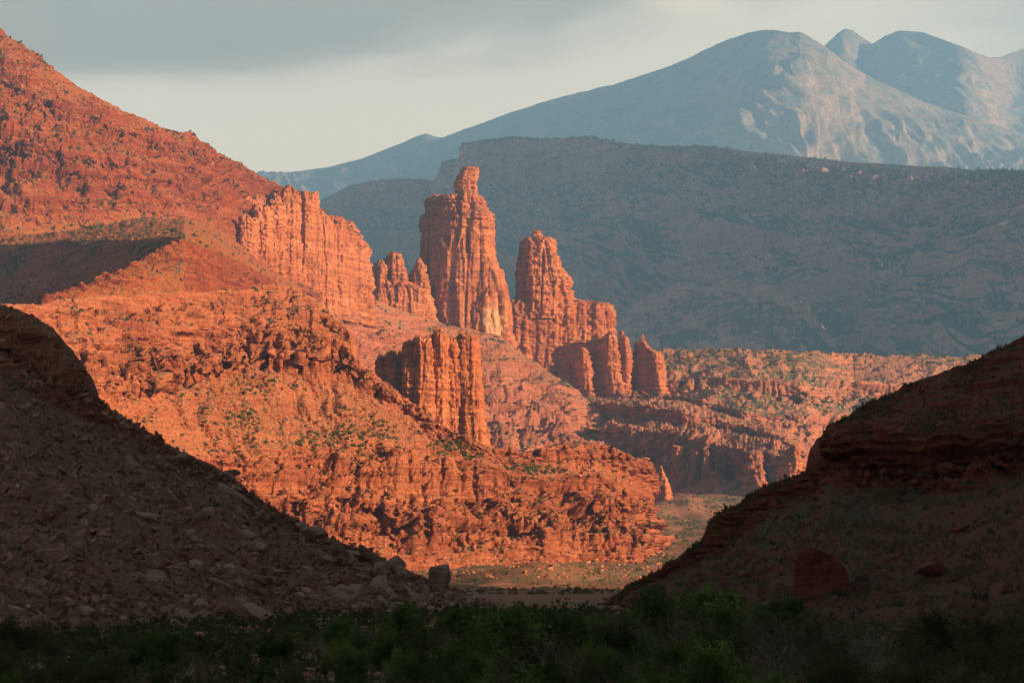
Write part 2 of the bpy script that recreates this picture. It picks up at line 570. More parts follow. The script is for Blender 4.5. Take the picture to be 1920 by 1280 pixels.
# ---- far mountains
def mountains():
    cols = [500, 1440, 1500, 1545, 1570, 1585, 1600, 1635, 1660, 1685, 1730, 1780, 1810, 1850, 1875, 1900, 1920, 1985]
    crest = [330, 190, 150, 87, 63, 54, 58, 82, 67, 58, 61, 78, 90, 107, 108, 98, 90, 62]
    Y = [17600, 17200, 17000, 16800, 16500, 16400, 16600, 16900, 16500, 16400, 16300, 16100, 16000, 16200, 17000, 17300, 17300, 17300]
    Y = [v * 1.4 for v in Y]
    sheet('far_mountain', cols, [dict(py=crest, sl=30, gu=8), dict(py=[c + 90 if c < 250 else c + 20 for c in crest], sl=31, gu=120, fb=60), dict(py=[430] * len(cols), Y=[y - 2900 for y in Y], gu=160)],
          M_mount, 'hazy back row of mountains, a small pyramid peak beside a broad dome', None, 2.2, 2.2, guL=300, fbL=700, gsign=-1.0, back=((300, -150), (900, -900)), seed=3.3, ysm=6)
    cols = [430, 485, 600, 680, 755, 785, 800, 815, 830, 870, 960, 1060, 1150, 1240, 1290, 1345, 1400, 1430, 1455, 1480, 1500, 1515, 1545, 1600, 1660, 1720, 1800, 1900, 1985]
    crest = [328, 325, 318, 297, 268, 255, 251, 256, 258, 243, 210, 180, 158, 130, 109, 83, 62, 57, 57, 61, 60, 68, 87, 125, 157, 185, 214, 245, 272]
    Yc = [16500, 16400, 16200, 16000, 15800, 15750, 15700, 15700, 15700, 15600, 15500, 15400, 15300, 15100, 14950, 14700, 14350, 14150, 14000, 13900, 13850, 13850, 13900, 14050, 14150, 14200, 14250, 14300, 14350]
    mid = [345, 345, 340, 325, 310, 305, 303, 303, 300, 295, 280, 265, 255, 245, 240, 225, 200, 180, 170, 160, 150, 150, 165, 200, 230, 255, 270, 285, 300]
    Ym = [15900, 15800, 15600, 15400, 15200, 15100, 15100, 15050, 15000, 14900, 14700, 14450, 14200, 13800, 13550, 13200, 12950, 12900, 12900, 12950, 13000, 13050, 13200, 13500, 13600, 13600, 13600, 13600, 13600]
    Yc, Ym = [v * 1.4 for v in Yc], [v * 1.4 for v in Ym]
    sheet('mountain', cols, [dict(py=crest, Y=Yc, gu=8, fb=6), dict(py=mid, Y=Ym, gu=130, fb=90), dict(py=[440] * len(cols), Y=[17200 if c > 1100 else 19300 for c in cols], gu=200, fb=80)],
          M_mount, 'broad hazy mountain with a sunlit pale scree face', None, 2.0, 2.0, guL=260, fbL=600, gsign=-1.0, back=((300, -150), (900, -900)), seed=8.1, ysm=14)


mountains()


# ---- mesa
def mesa():
    cols = [540, 600, 625, 655, 690, 730, 770, 812, 821, 829, 861, 867, 900, 965, 1040, 1110, 1165, 1240, 1310, 1390, 1450, 1540, 1620, 1720, 1800, 1920, 2010]
    crest = [400, 376, 364, 348, 342, 337, 335, 340, 325, 303, 297, 268, 265, 257, 259, 257, 268, 275, 273, 282, 288, 298, 306, 311, 316, 322, 327]
    rim = [403, 379, 367, 351, 345, 340, 338, 343, 328, 306, 300, 271, 268, 260, 262, 260, 274, 281, 281, 291, 301, 317, 326, 336, 342, 332, 334]
    cb = [430, 420, 412, 402, 395, 390, 390, 395, 388, 375, 365, 348, 348, 352, 345, 335, 312, 305, 300, 303, 314, 330, 340, 350, 354, 346, 346]
    Yr = [8700, 8500, 8420, 8300, 8220, 8140, 8060, 7950, 7600, 7480, 7400, 7260, 7190, 7060, 6920, 6780, 6650, 6480, 6320, 6120, 5990, 5790, 5630, 5440, 5300, 5120, 5000]
    m1 = [470, 465, 460, 455, 455, 455, 455, 455, 455, 455, 455, 455, 455, 458, 458, 455, 450, 448, 446, 446, 450, 455, 458, 462, 462, 458, 458]
    Yr = [v * 1.45 for v in Yr]
    n = len(cols)
    sheet('mesa', cols, [
        dict(py=crest, sl=13, le=3, fb=2), dict(py=rim, Y=Yr, le=6, fl=16, fb=3, bl=8), dict(py=cb, sl=70, fl=40, le=9, gu=14, bl=14),
        dict(py=m1, sl=34, gu=[130 if c < 1400 else 70 for c in cols], fb=25, le=12, bl=2), dict(py=[560] * n, sl=31, gu=[170 if c < 1400 else 70 for c in cols], fb=30, le=12), dict(py=[700] * n, sl=27, gu=[140 if c < 1400 else 60 for c in cols], fb=30, le=8)],
        M_mesa, None, None, 1.9, 1.9, flL=60, leH=26, guL=210, fbL=260, blL=46, gsign=-1.0, patch=0.7, back=((500, 40), (1500, -200), (1700, -1300)), seed=1.7, ysm=3)
    # a lower reddish spur in front of the mesa slope
    cols = [1120, 1180, 1240, 1310, 1370, 1440, 1500, 1560, 1610]
    crest = [650, 572, 537, 525, 522, 534, 562, 630, 715]
    Yc = [5800, 5720, 5620, 5500, 5370, 5220, 5060, 4900, 4760]
    Yc = [v * 1.45 for v in Yc]
    sheet('mesa_foothill', cols, [dict(py=crest, Y=Yc, fl=5, gu=20, fb=6), dict(py=[c + 26 for c in crest], sl=46, fl=6, gu=10, fb=5, bl=2), dict(py=[720] * len(cols), sl=30, gu=20, fb=10)],
          M_mesa, None, None, 1.9, 1.9, flL=40, leH=14, guL=90, fbL=120, blL=30, back=((100, -20), (300, -250)), seed=6.2, ysm=8)


mesa()


# ---- badlands on the far side of the valley
def badlands():
    cols = [1150, 1230, 1320, 1400, 1500, 1600, 1700, 1800, 1920]
    n = len(cols)
    base = [758, 764, 782, 806, 862, 935, 935, 935, 935]

    def lim(v, up):                         # the lower breaks run out behind the shelf
        return [min(a, b - up) for a, b in zip(v, base)]
    sheet('badlands', cols, [
        dict(py=lim([664, 658, 653, 655, 659, 663, 668, 668, 668], 60), sl=13, fl=3, le=4, bl=3),
        dict(py=lim([688, 686, 684, 686, 690, 690, 692, 692, 692], 50), sl=14, le=7, fb=4, bl=2),
        dict(py=lim([712, 712, 708, 712, 722, 724, 720, 716, 716], 42), sl=14, bi=3, le=8, fl=5, fb=6, bl=3),
        dict(py=lim([724, 724, 722, 730, 744, 746, 738, 730, 730], 36), sl=52, le=8, fl=20, fb=6, bl=4),
        dict(py=lim([762, 764, 766, 772, 778, 780, 778, 776, 776], 28), sl=13, bi=3, le=8, fb=6, bl=3),
        dict(py=lim([780, 784, 790, 796, 798, 800, 798, 796, 796], 21), sl=54, le=8, fl=20, bl=4, fb=6),
        dict(py=lim([820, 822, 825, 830, 835, 840, 840, 840, 840], 14), sl=14, bi=3, le=8, fl=5, fb=6, bl=3),
        dict(py=lim([852, 852, 855, 862, 868, 872, 872, 872, 872], 7), sl=56, le=8, fl=24, bl=4),
        dict(py=base, sl=13, Y=[3880, 3830, 3740, 3660, 3570, 3490, 3490, 3500, 3500], le=5, fb=6, bl=2)],
        M_bad, None, None, 1.5, 1.5, flL=34, leH=7, biL=30, fbL=110, blL=12, patch=0.6, back=((150, -20), (300, -200)), seed=2.9, ysm=12)


badlands()


# ---- terraced shelf with shaded faces
def shelf():
    cols = [1030, 1100, 1160, 1220, 1280, 1340, 1400, 1450, 1490, 1505, 1516]
    sheet('rock_shelf', cols, [
        dict(py=[735, 742, 745, 748, 752, 772, 790, 806, 826, 841, 852], le=3, bl=2),
        dict(py=[760, 758, 758, 762, 772, 786, 800, 816, 836, 849, 859], sl=7, le=4, fl=7, bl=3, fb=4),
        dict(py=[790, 789, 789, 791, 797, 803, 812, 830, 843, 853, 862], sl=72, le=5, fl=9, bl=3, fb=4),
        dict(py=[806, 804, 804, 808, 815, 832, 845, 852, 858, 860, 868], sl=9, Y=[3690, 3620, 3565, 3510, 3455, 3400, 3350, 3310, 3290, 3330, 3480], le=5, fl=12, bl=3, fb=5),
        dict(py=[880, 876, 873, 876, 880, 886, 893, 898, 903, 905, 906], sl=76, le=9, fl=30, bl=4),
        dict(py=[925, 925, 925, 925, 925, 928, 930, 930, 930, 930, 930], sl=24, bl=3, fb=4, le=3)],
        M_slick, None, None, 1.4, 1.4, flL=30, leH=7, biL=18, blL=9, fbL=40, back=((60, 0), (200, -100)), seed=4.4, ysm=5)


shelf()


# ---- slope that carries the towers
def tower_slope():
    cols = [540, 580, 620, 680, 740, 800, 870, 940, 1000, 1060, 1100, 1180, 1260, 1310]
    n = len(cols)
    top = [522, 527, 533, 550, 577, 600, 614, 632, 676, 716, 745, 752, 752, 775]
    sheet('tower_hill', cols, [
        dict(py=top, Y=[3560, 3580, 3620, 3720, 3780, 3830, 3830, 3830, 3790, 3740, 3720, 3760, 3900, 4000], bl=2, le=3),
        dict(py=[540, 548, 556, 575, 600, 622, 640, 665, 705, 742, 765, 775, 775, 800], sl=24, bi=3, le=8, fb=4, bl=2),
        dict(py=[575, 590, 600, 615, 640, 660, 690, 715, 750, 775, 790, 800, 800, 820], sl=27, bi=4, le=15, fb=7, bl=1.5, gu=6, fl=4),
        dict(py=[620, 640, 650, 660, 690, 710, 740, 760, 790, 808, 815, 830, 830, 850], sl=30, bi=5, le=17, fb=8, bl=2, gu=8, fl=8),
        dict(py=[700, 720, 730, 740, 770, 790, 820, 830, 850, 855, 860, 880, 880, 880], sl=24, bi=5, le=17, fb=8, bl=2, gu=8, fl=8),
        dict(py=[930] * n, sl=22, bi=5, le=9, fb=8, bl=3, gu=8)],
        M_slick, None, None, 1.5, 1.5, flL=22, leH=9, biL=30, fbL=90, guL=45, blL=10, patch=0.5, back=((150, 5), (260, -150)), seed=9.4, ysm=9)


tower_slope()


# ---- upper part of the sunlit ridge
def upper_ridge():
    cols = [-60, 0, 60, 120, 180, 240, 300, 345, 362, 366, 400, 450, 500, 520, 545, 575, 600]
    crest = [25, 62, 98, 143, 179, 212, 239, 248, 249, 269, 288, 306, 338, 346, 352, 368, 424]
    b2t = [240, 255, 275, 285, 290, 296, 300, 303, 305, 306, 310, 322, 348, 362, 372, 386, 436]
    b2b = [270, 285, 300, 310, 314, 320, 324, 328, 330, 331, 338, 352, 372, 384, 394, 404, 450]
    mid = [345, 345, 345, 345, 350, 352, 358, 364, 366, 368, 380, 400, 425, 440, 452, 460, 480]
    bb = [440, 440, 436, 430, 422, 415, 410, 408, 412, 413, 425, 455, 490, 503, 520, 533, 542]
    rim = [462, 458, 458, 455, 452, 450, 447, 446, 455, 457, 470, 495, 520, 530, 540, 546, 550]
    bot = [650, 640, 635, 630, 625, 620, 612, 604, 602, 602, 600, 602, 606, 606, 602, 596, 586]
    jit = lambda k, lo, hi: [lo + (hi - lo) * (0.5 + 0.5 * math.sin(c * 0.031 * k + 2.1 * k)) for c in cols]
    u1 = [a + (b - a) * 0.45 for a, b in zip(crest, b2t)]
    u2 = [a + min(t, 0.25 * (b - a)) for a, b, t in zip(u1, b2t, jit(1.7, 3, 15))]
    m1 = [a + (b - a) * 0.45 for a, b in zip(b2b, mid)]
    m2 = [a + min(t, 0.3 * (b - a)) for a, b, t in zip(m1, mid, jit(1.1, 3, 14))]
    q1 = [a + (b - a) * 0.35 for a, b in zip(mid, bb)]
    q2 = [a + min(t, 0.3 * (b - a)) for a, b, t in zip(q1, bb, jit(2.3, 2, 13))]
    Yb = [2800, 2790, 2810, 2840, 2880, 2930, 2980, 3020, 3035, 3040, 3090, 3180, 3290, 3330, 3390, 3450, 3500]
    Yr = [2780, 2700, 2640, 2570, 2505, 2440, 2385, 2345, 2360, 2375, 2470, 2660, 2920, 3030, 3170, 3300, 3400]
    sheet('red_ridge', cols, [
        dict(py=crest, sl=33, ru=1.2, le=6, fb=2, bl=1.5, gu=3),
        dict(py=u1, sl=33, ru=1.4, le=10, fb=5, gu=8, fl=3, bl=2),
        dict(py=u2, sl=64, ru=1.0, le=6, fb=4, gu=6, fl=10, bl=3),
        dict(py=b2t, sl=33, ru=1.4, le=12, fb=6, gu=10, fl=4, bl=2.5),
        dict(py=b2b, sl=64, le=8, fl=16, ru=1, fb=4, gu=6, bl=4),
        dict(py=m1, sl=33, ru=1.5, le=10, fl=4, gu=12, fb=6, bl=2),
        dict(py=m2, sl=66, ru=1.0, le=6, fl=12, gu=8, fb=5, bl=3),
        dict(py=mid, sl=34, ru=1.5, le=12, fl=5, gu=14, fb=7, bl=2),
        dict(py=q1, sl=34, ru=1.5, le=8, fl=3, gu=10, fb=5, bl=1.5),
        dict(py=q2, sl=62, ru=1.0, le=5, fl=9, gu=6, fb=4, bl=2.5),
        dict(py=bb, sl=34, Y=Yb, ru=1.4, gu=3, fb=3, le=3, bl=1),
        dict(py=rim, Y=Yr, ru=0.8, le=2, fb=2, bl=1),
        dict(py=bot, sl=31, ru=0.9, gu=5, fb=2)],
        M_ridge, None, None, 1.4, 1.4, flL=16, leH=11, biL=22, blL=8, patch=0.75, ruS=5, guL=55, fbL=90, back=((150, -60), (600, -500)), seed=0.7, ysm=7)


upper_ridge()


def spur():
    cols = [30, 60, 120, 180, 240, 300, 345, 372, 410, 450, 500, 560, 600]
    sheet('ridge_spur', cols, [
        dict(py=[588, 574, 550, 524, 497, 470, 452, 464, 486, 508, 531, 548, 560], Y=[2110, 2130, 2170, 2215, 2262, 2308, 2342, 2372, 2440, 2560, 2780, 3080, 3250], ru=0.8, le=5, bl=4.0, fb=5),
        dict(py=[612, 602, 585, 570, 552, 535, 525, 528, 536, 546, 560, 575, 585], sl=30, ru=0.8, le=1, fb=3, gu=3),
        dict(py=[660] * 13, sl=30, ru=0.8, fb=3, gu=3)],
        M_ridge, None, None, 1.4, 1.4, leH=6, ruS=3.5, guL=30, fbL=70, back=((15, -14), (90, -90)), seed=12.3, ysm=5)


spur()


# ---- bench, cliff, talus apron and slickrock foot
def bench():
    cols = [-60, 0, 100, 200, 300, 400, 500, 550, 590, 625, 648, 656, 662, 700, 760, 820, 900, 960, 1010, 1060, 1110, 1160, 1200, 1216, 1226]
    lip = [585, 578, 566, 556, 550, 545, 536, 541, 566, 598, 615, 625, 672, 708, 752, 795, 838, 852, 845, 832, 832, 846, 864, 876, 892]
    l2 = [610, 604, 594, 584, 578, 573, 566, 572, 596, 622, 640, 648, 680, 716, 758, 801, 844, 858, 851, 838, 838, 851, 870, 882, 898]
    ct = [642, 642, 640, 636, 626, 612, 602, 606, 620, 640, 652, 660, 684, 720, 762, 805, 848, 863, 857, 845, 845, 858, 876, 888, 904]
    cb = [760, 752, 742, 746, 728, 690, 676, 684, 690, 694, 698, 702, 706, 736, 776, 818, 856, 872, 868, 862, 864, 878, 900, 915, 930]
    tb = [910, 905, 895, 880, 862, 850, 845, 840, 836, 832, 830, 829, 829, 829, 831, 840, 872, 890, 892, 890, 892, 905, 925, 935, 946]
    s1 = [960, 960, 955, 950, 945, 940, 932, 928, 925, 922, 920, 919, 919, 918, 918, 920, 930, 938, 940, 940, 942, 950, 960, 965, 970]
    s2 = [1020, 1020, 1015, 1010, 1005, 1000, 992, 990, 988, 986, 985, 985, 985, 985, 985, 986, 988, 990, 992, 994, 996, 1000, 1005, 1008, 1010]
    ft = [1075, 1075, 1072, 1070, 1068, 1064, 1058, 1056, 1054, 1052, 1052, 1052, 1052, 1054, 1058, 1062, 1062, 1062, 1064, 1068, 1072, 1070, 1064, 1060, 1058]
    cb2 = [c + max(4, 0.13 * (t - c)) for c, t in zip(cb, tb)]
    tb2 = [t + 0.3 * (q - t) for t, q in zip(tb, s1)]
    Y = [1640, 1680, 1740, 1800, 1850, 1900, 1935, 1950, 1960, 1968, 1972, 1974, 1975, 1985, 2000, 2015, 2040, 2060, 2075, 2090, 2105, 2120, 2150, 2230, 2420]
    sheet('talus_ridge', cols, [
        dict(py=lip, sl=12, ru=0.8, le=2, fb=2, bl=1),
        dict(py=l2, sl=66, ru=0.6, le=3, fl=10, fb=3, bl=2.5),
        dict(py=ct, sl=37, ru=1.0, le=12, fl=4, gu=5, bl=2),
        dict(py=cb, sl=74, fl=[36 if c < 630 else 9 for c in cols], le=5, ru=0.5, gu=[10 if c < 630 else 3 for c in cols], bl=[3 if c < 630 else 1.5 for c in cols]),
        dict(py=cb2, sl=40, ru=1.3, gu=7, fb=4, bl=0.8, fl=3),
        dict(py=tb, sl=33, ru=1.0, gu=5, fb=3, le=1, bl=0.6),
        dict(py=tb2, sl=50, le=12, fl=8, fb=3, bl=1.5, gu=4),
        dict(py=s1, sl=42, bi=2, le=15, fl=10, fb=5, bl=2, gu=5),
        dict(py=s2, sl=52, bi=2, le=15, fl=20, fb=5, bl=2.2, gu=5),
        dict(py=ft, sl=46, Y=Y, bi=4, le=6, bl=3)],
        M_bench, None, None, 1.35, 1.35, flL=26, leH=7, biL=20, ruS=3.0, guL=34, fbL=70, blL=8, patch=0.3, back=((80, 2), (160, -90)), seed=5.5, ysm=5)


bench()


# ---- near hills in shade
def near_hills():
    cols = [-70, 0, 30, 60, 80, 105, 113, 130, 142, 152, 165, 185, 210, 250, 330, 400, 480, 520, 560, 600, 640, 690, 730, 780, 830, 880, 935]
    crest = [566, 572, 580, 590, 604, 620, 640, 650, 668, 700, 722, 746, 770, 792, 842, 872, 930, 958, 976, 1001, 1017, 1032, 1056, 1078, 1098, 1118, 1134]
    ot = [575, 590, 600, 612, 628, 640, 655, 668, 685, 712, 732, 752, 776, 799, 849, 879, 937, 965, 983, 1008, 1024, 1039, 1062, 1084, 1103, 1122, 1137]
    ob = [640, 650, 668, 690, 708, 722, 730, 740, 748, 756, 764, 772, 788, 812, 860, 890, 947, 974, 992, 1016, 1032, 1047, 1070, 1091, 1109, 1126, 1140]
    Yc = np.interp(cols, [-70, 0, 150, 400, 690, 935], [500, 490, 465, 440, 415, 400])
    Yf = np.interp(cols, [-70, 0, 250, 480, 690, 935], [185, 190, 220, 262, 315, 372])
    ft = [float(HORIZON + 8.5 / y * F) for y in Yf]
    oc = [1.0 if c < 170 else max(0.0, 1 - (c - 170) / 50) for c in cols]
    ob2 = [o + (f - o) * 0.07 for o, f in zip(ob, ft)]
    md = [o + (f - o) * 0.55 for o, f in zip(ob, ft)]
    Ym = [a * 0.5 + b * 0.5 for a, b in zip(Yc, Yf)]
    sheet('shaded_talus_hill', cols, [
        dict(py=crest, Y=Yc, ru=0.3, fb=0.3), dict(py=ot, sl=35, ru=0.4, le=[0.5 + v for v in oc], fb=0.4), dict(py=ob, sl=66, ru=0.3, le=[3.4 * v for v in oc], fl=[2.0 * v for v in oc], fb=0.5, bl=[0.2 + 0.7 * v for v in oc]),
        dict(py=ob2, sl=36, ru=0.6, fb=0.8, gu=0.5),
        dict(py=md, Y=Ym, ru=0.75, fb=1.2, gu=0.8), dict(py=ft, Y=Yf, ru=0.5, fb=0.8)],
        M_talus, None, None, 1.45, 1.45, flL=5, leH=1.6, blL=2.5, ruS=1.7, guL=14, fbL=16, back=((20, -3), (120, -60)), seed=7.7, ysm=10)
    cols = [1110, 1165, 1200, 1240, 1290, 1327, 1334, 1350, 1400, 1450, 1500, 1543, 1549, 1562, 1590, 1612, 1660, 1700, 1760, 1810, 1850, 1890, 1920, 2010]
    crest = [1142, 1113, 1086, 1065, 1036, 1013, 982, 968, 934, 908, 885, 862, 815, 796, 781, 766, 750, 726, 706, 686, 665, 646, 630, 585]
    g1 = [1146, 1118, 1091, 1070, 1041, 1018, 990, 980, 945, 916, 893, 868, 822, 806, 796, 788, 788, 790, 795, 795, 792, 790, 788, 780]
    g2 = [1152, 1126, 1100, 1080, 1055, 1036, 1034, 1032, 985, 940, 915, 892, 886, 884, 886, 890, 894, 896, 898, 892, 880, 868, 860, 850]
    Yc = np.interp(cols, [1110, 1334, 1545, 1920, 2010], [440, 415, 395, 380, 376])
    Y1 = np.interp(cols, [1110, 1334, 1545, 1612, 1760, 1920, 2010], [438, 413, 393, 385, 372, 364, 360])
    Yf = np.interp(cols, [1110, 1334, 1545, 1920, 2010], [380, 295, 250, 205, 195])
    ft = [float(HORIZON + 8.5 / y * F) for y in Yf]
    oc = [0.35 + 0.65 * float(np.clip((c - 1500) / 50, 0, 1)) for c in cols]
    g3 = [o + (f - o) * 0.09 for o, f in zip(g2, ft)]
    md = [o + (f - o) * 0.5 for o, f in zip(g2, ft)]
    Ym = [a * 0.5 + b * 0.5 for a, b in zip(Y1, Yf)]
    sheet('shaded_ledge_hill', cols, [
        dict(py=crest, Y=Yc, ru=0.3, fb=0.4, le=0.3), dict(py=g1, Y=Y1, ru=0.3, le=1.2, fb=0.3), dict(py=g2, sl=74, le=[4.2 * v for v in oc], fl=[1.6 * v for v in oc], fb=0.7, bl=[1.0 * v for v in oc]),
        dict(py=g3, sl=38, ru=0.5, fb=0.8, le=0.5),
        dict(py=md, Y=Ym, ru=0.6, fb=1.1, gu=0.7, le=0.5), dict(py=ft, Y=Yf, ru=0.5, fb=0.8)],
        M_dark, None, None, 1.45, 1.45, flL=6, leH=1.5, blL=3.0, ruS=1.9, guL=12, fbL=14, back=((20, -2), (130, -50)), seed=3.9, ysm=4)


near_hills()


# ---- unseen canyon wall, placed beside and behind the camera to shade the near ground
def unseen_canyon_wall():
    ys = np.linspace(-1300, 1190, 150)
    prof = [(230, -12), (300, 30), (330, 55), (345, 170), (372, 186), (390, 215), (520, 235), (800, 120), (950, -20)]
    tt = np.linspace(0, len(prof) - 1, 90)
    xs = np.interp(tt, range(len(prof)), [a for a, b in prof])
    zs = np.interp(tt, range(len(prof)), [b for a, b in prof])
    Yg, Xg = np.meshgrid(ys, xs, indexing='ij')
    Zg = np.repeat(zs[None], len(ys), 0)
    end = np.clip((1190 - Yg) / 160, 0, 1) ** 0.6 * np.clip((Yg + 1300) / 160, 0, 1) ** 0.6
    p = np.stack([Xg, Yg, Zg * end], -1).reshape(-1, 3)
    w = np.clip(p[:, 2] / 60, 0, 1)
    p[:, 0] += w * (14 * (billow(p / 60, 4, 0.5, 2) - 0.5) + 5 * ledges(p, 14)) + 20 * fbm(p / 300, 2)
    p[:, 2] += w * 7 * fbm(p / 70, 3, 0.5, 8)
    o = link('unseen_canyon_wall', mesh_from('unseen_canyon_wall', p, grid_quads(len(ys), len(xs))[:, ::-1]), M_bench)
    tag(o, None, None, None, 'structure')


unseen_canyon_wall()

# ------------------------------------------------------------------ rock towers
def tower(name, outline, Y, depth=0.8, parent=None, mat=None, fl=3.0, flL=7.0, le=1.2, leH=5., lump=0.0, lumpL=8., top=3.0, seed=0., rough=0.5, sq=4.0, lean=0.0, step=1.4, foot=30, bl=0.8, blL=6.0,
          loc=None, bend=None, skew=0.0):
    """a free-standing rock body: outline rows (picture height, left, right), at distance Y, depth as a share of its width"""
    ol = np.array(outline, float)
    ol = np.vstack([ol, [ol[-1, 0] + foot, ol[-1, 1] - foot * 0.15, ol[-1, 2] + foot * 0.15]])
    n = max(8, int((ol[-1, 0] - ol[0, 0]) / step))
    py = np.linspace(ol[0, 0], ol[-1, 0], n)
    L, Rr = np.interp(py, ol[:, 0], ol[:, 1]), np.interp(py, ol[:, 0], ol[:, 2])
    s = Y / F
    kx, kz = ray((L + Rr) / 2, py)
    cx, z = kx * Y, kz * Y
    a = np.maximum((Rr - L) / 2 * s, 0.5)
    amean = a.mean()
    b = depth * (0.5 * a + 0.5 * amean)
    nt = int(np.clip(2 * math.pi * a.max() / s / 1.9, 24, 520))
    th = np.linspace(0, 2 * math.pi, nt, endpoint=False)
    c, sn = np.cos(th), np.sin(th)
    se = (np.abs(c) ** sq + np.abs(sn) ** sq) ** (-1 / sq)
    P = np.stack([cx[:, None] + a[:, None] * (c * se)[None], Y + lean * (z - z[-1])[:, None] + b[:, None] * (sn * se)[None], np.repeat(z[:, None], nt, 1)], -1)
    N = np.stack([np.repeat((c * np.abs(c * se) ** (sq - 2))[None], n, 0) / a[:, None], np.repeat((sn * np.abs(sn * se) ** (sq - 2))[None], n, 0) / b[:, None], np.zeros((n, nt))], -1)
    N /= np.linalg.norm(N, axis=2)[..., None] + 1e-9
    if skew:                               # the face runs back to the right
        P[..., 1] += skew * (P[..., 0] - np.mean(cx))
    if bend:                               # the left flank turns back from a corner
        xi = (P[..., 0] - cx[:, None]) / a[:, None]
        P[..., 1] += np.clip(bend[0] - xi, 0, None) * a[:, None] * bend[1]
        wl = np.clip((bend[0] - xi) * 6, 0, 1) * (N[..., 1] < 0)
        sl = np.array([-bend[1], -1, 0]) / math.hypot(bend[1], 1)
        N = N * (1 - wl[..., None]) + sl * wl[..., None]
    p, Nf = P.reshape(-1, 3), N.reshape(-1, 3)
    q = p / np.array([flL, flL, flL * 22])
    q[:, 0] += 0.12 * perlin(p / (flL * 2.5))
    var = np.clip(0.75 + 0.9 * perlin(p / np.array([flL * 3, flL * 3, flL * 6]) + seed), 0.25, 1.6)
    d = fl * 0.42 * var * (billow(q, 2, 0.4, seed + 2) - 0.45)
    d += fl * 0.75 * blocks(p / np.array([flL * 0.62, flL * 0.62, flL * 5.0]), int(seed * 3) + 1)
    d += fl * 0.30 * blocks(p / np.array([flL * 0.26, flL * 0.26, flL * 2.6]), int(seed * 3) + 2)
    d -= fl * 0.40 * cracks(p / np.array([flL * 0.8, flL * 0.8, flL * 16]), 0.08, seed + 3)
    d += bl * (blocks(p / np.array([blL, blL, blL * 0.75]), int(seed)) + 0.6 * blocks(p / np.array([blL, blL, blL * 0.8]) / 0.42, int(seed) + 1))
    d += le * (ledges(p, leH, seed, 0.2) + 0.6 * ledges(p, leH * 0.36, seed + 20, 0.2))
    if lump:
        d += lump * (billow(p / np.array([lumpL, lumpL, lumpL * 0.6]), 3, 0.5, seed + 9) - 0.4)
    d += rough * 0.6 * fbm(p / 3.0, 3, 0.6, seed)
    lim = 0.55 * np.repeat(a, nt)
    d = np.clip(d, -lim, lim)
    p = p + Nf * d[:, None]
    rings = [p.reshape(n, nt, 3)]
    ctr = rings[0][0].mean(0)
    cap = []
    for k in (0.86, 0.68, 0.46, 0.24, 0.04):
        r = ctr + (rings[0][0] - ctr) * k
        r[:, 2] = ctr[2] + (1 - k ** 2) * top * 0.5
        cap.append(r)
    P = np.concatenate([np.array(cap[::-1]), rings[0]], 0)
    p = P.reshape(-1, 3)
    w = np.clip(1 - (ctr[2] - p[:, 2]) / (3 * top + 1e-6), 0, 1)
    p[:, 2] += w * top * fbm(p / np.array([top * 1.6, top * 1.6, 1e4]), 3, 0.5, seed + 4)
    if loc is not None:
        p = p - np.array(loc)
    me = mesh_from(name, p, grid_quads(len(P), nt, True)[:, ::-1])
    return link(name, me, mat or M_tower, parent)


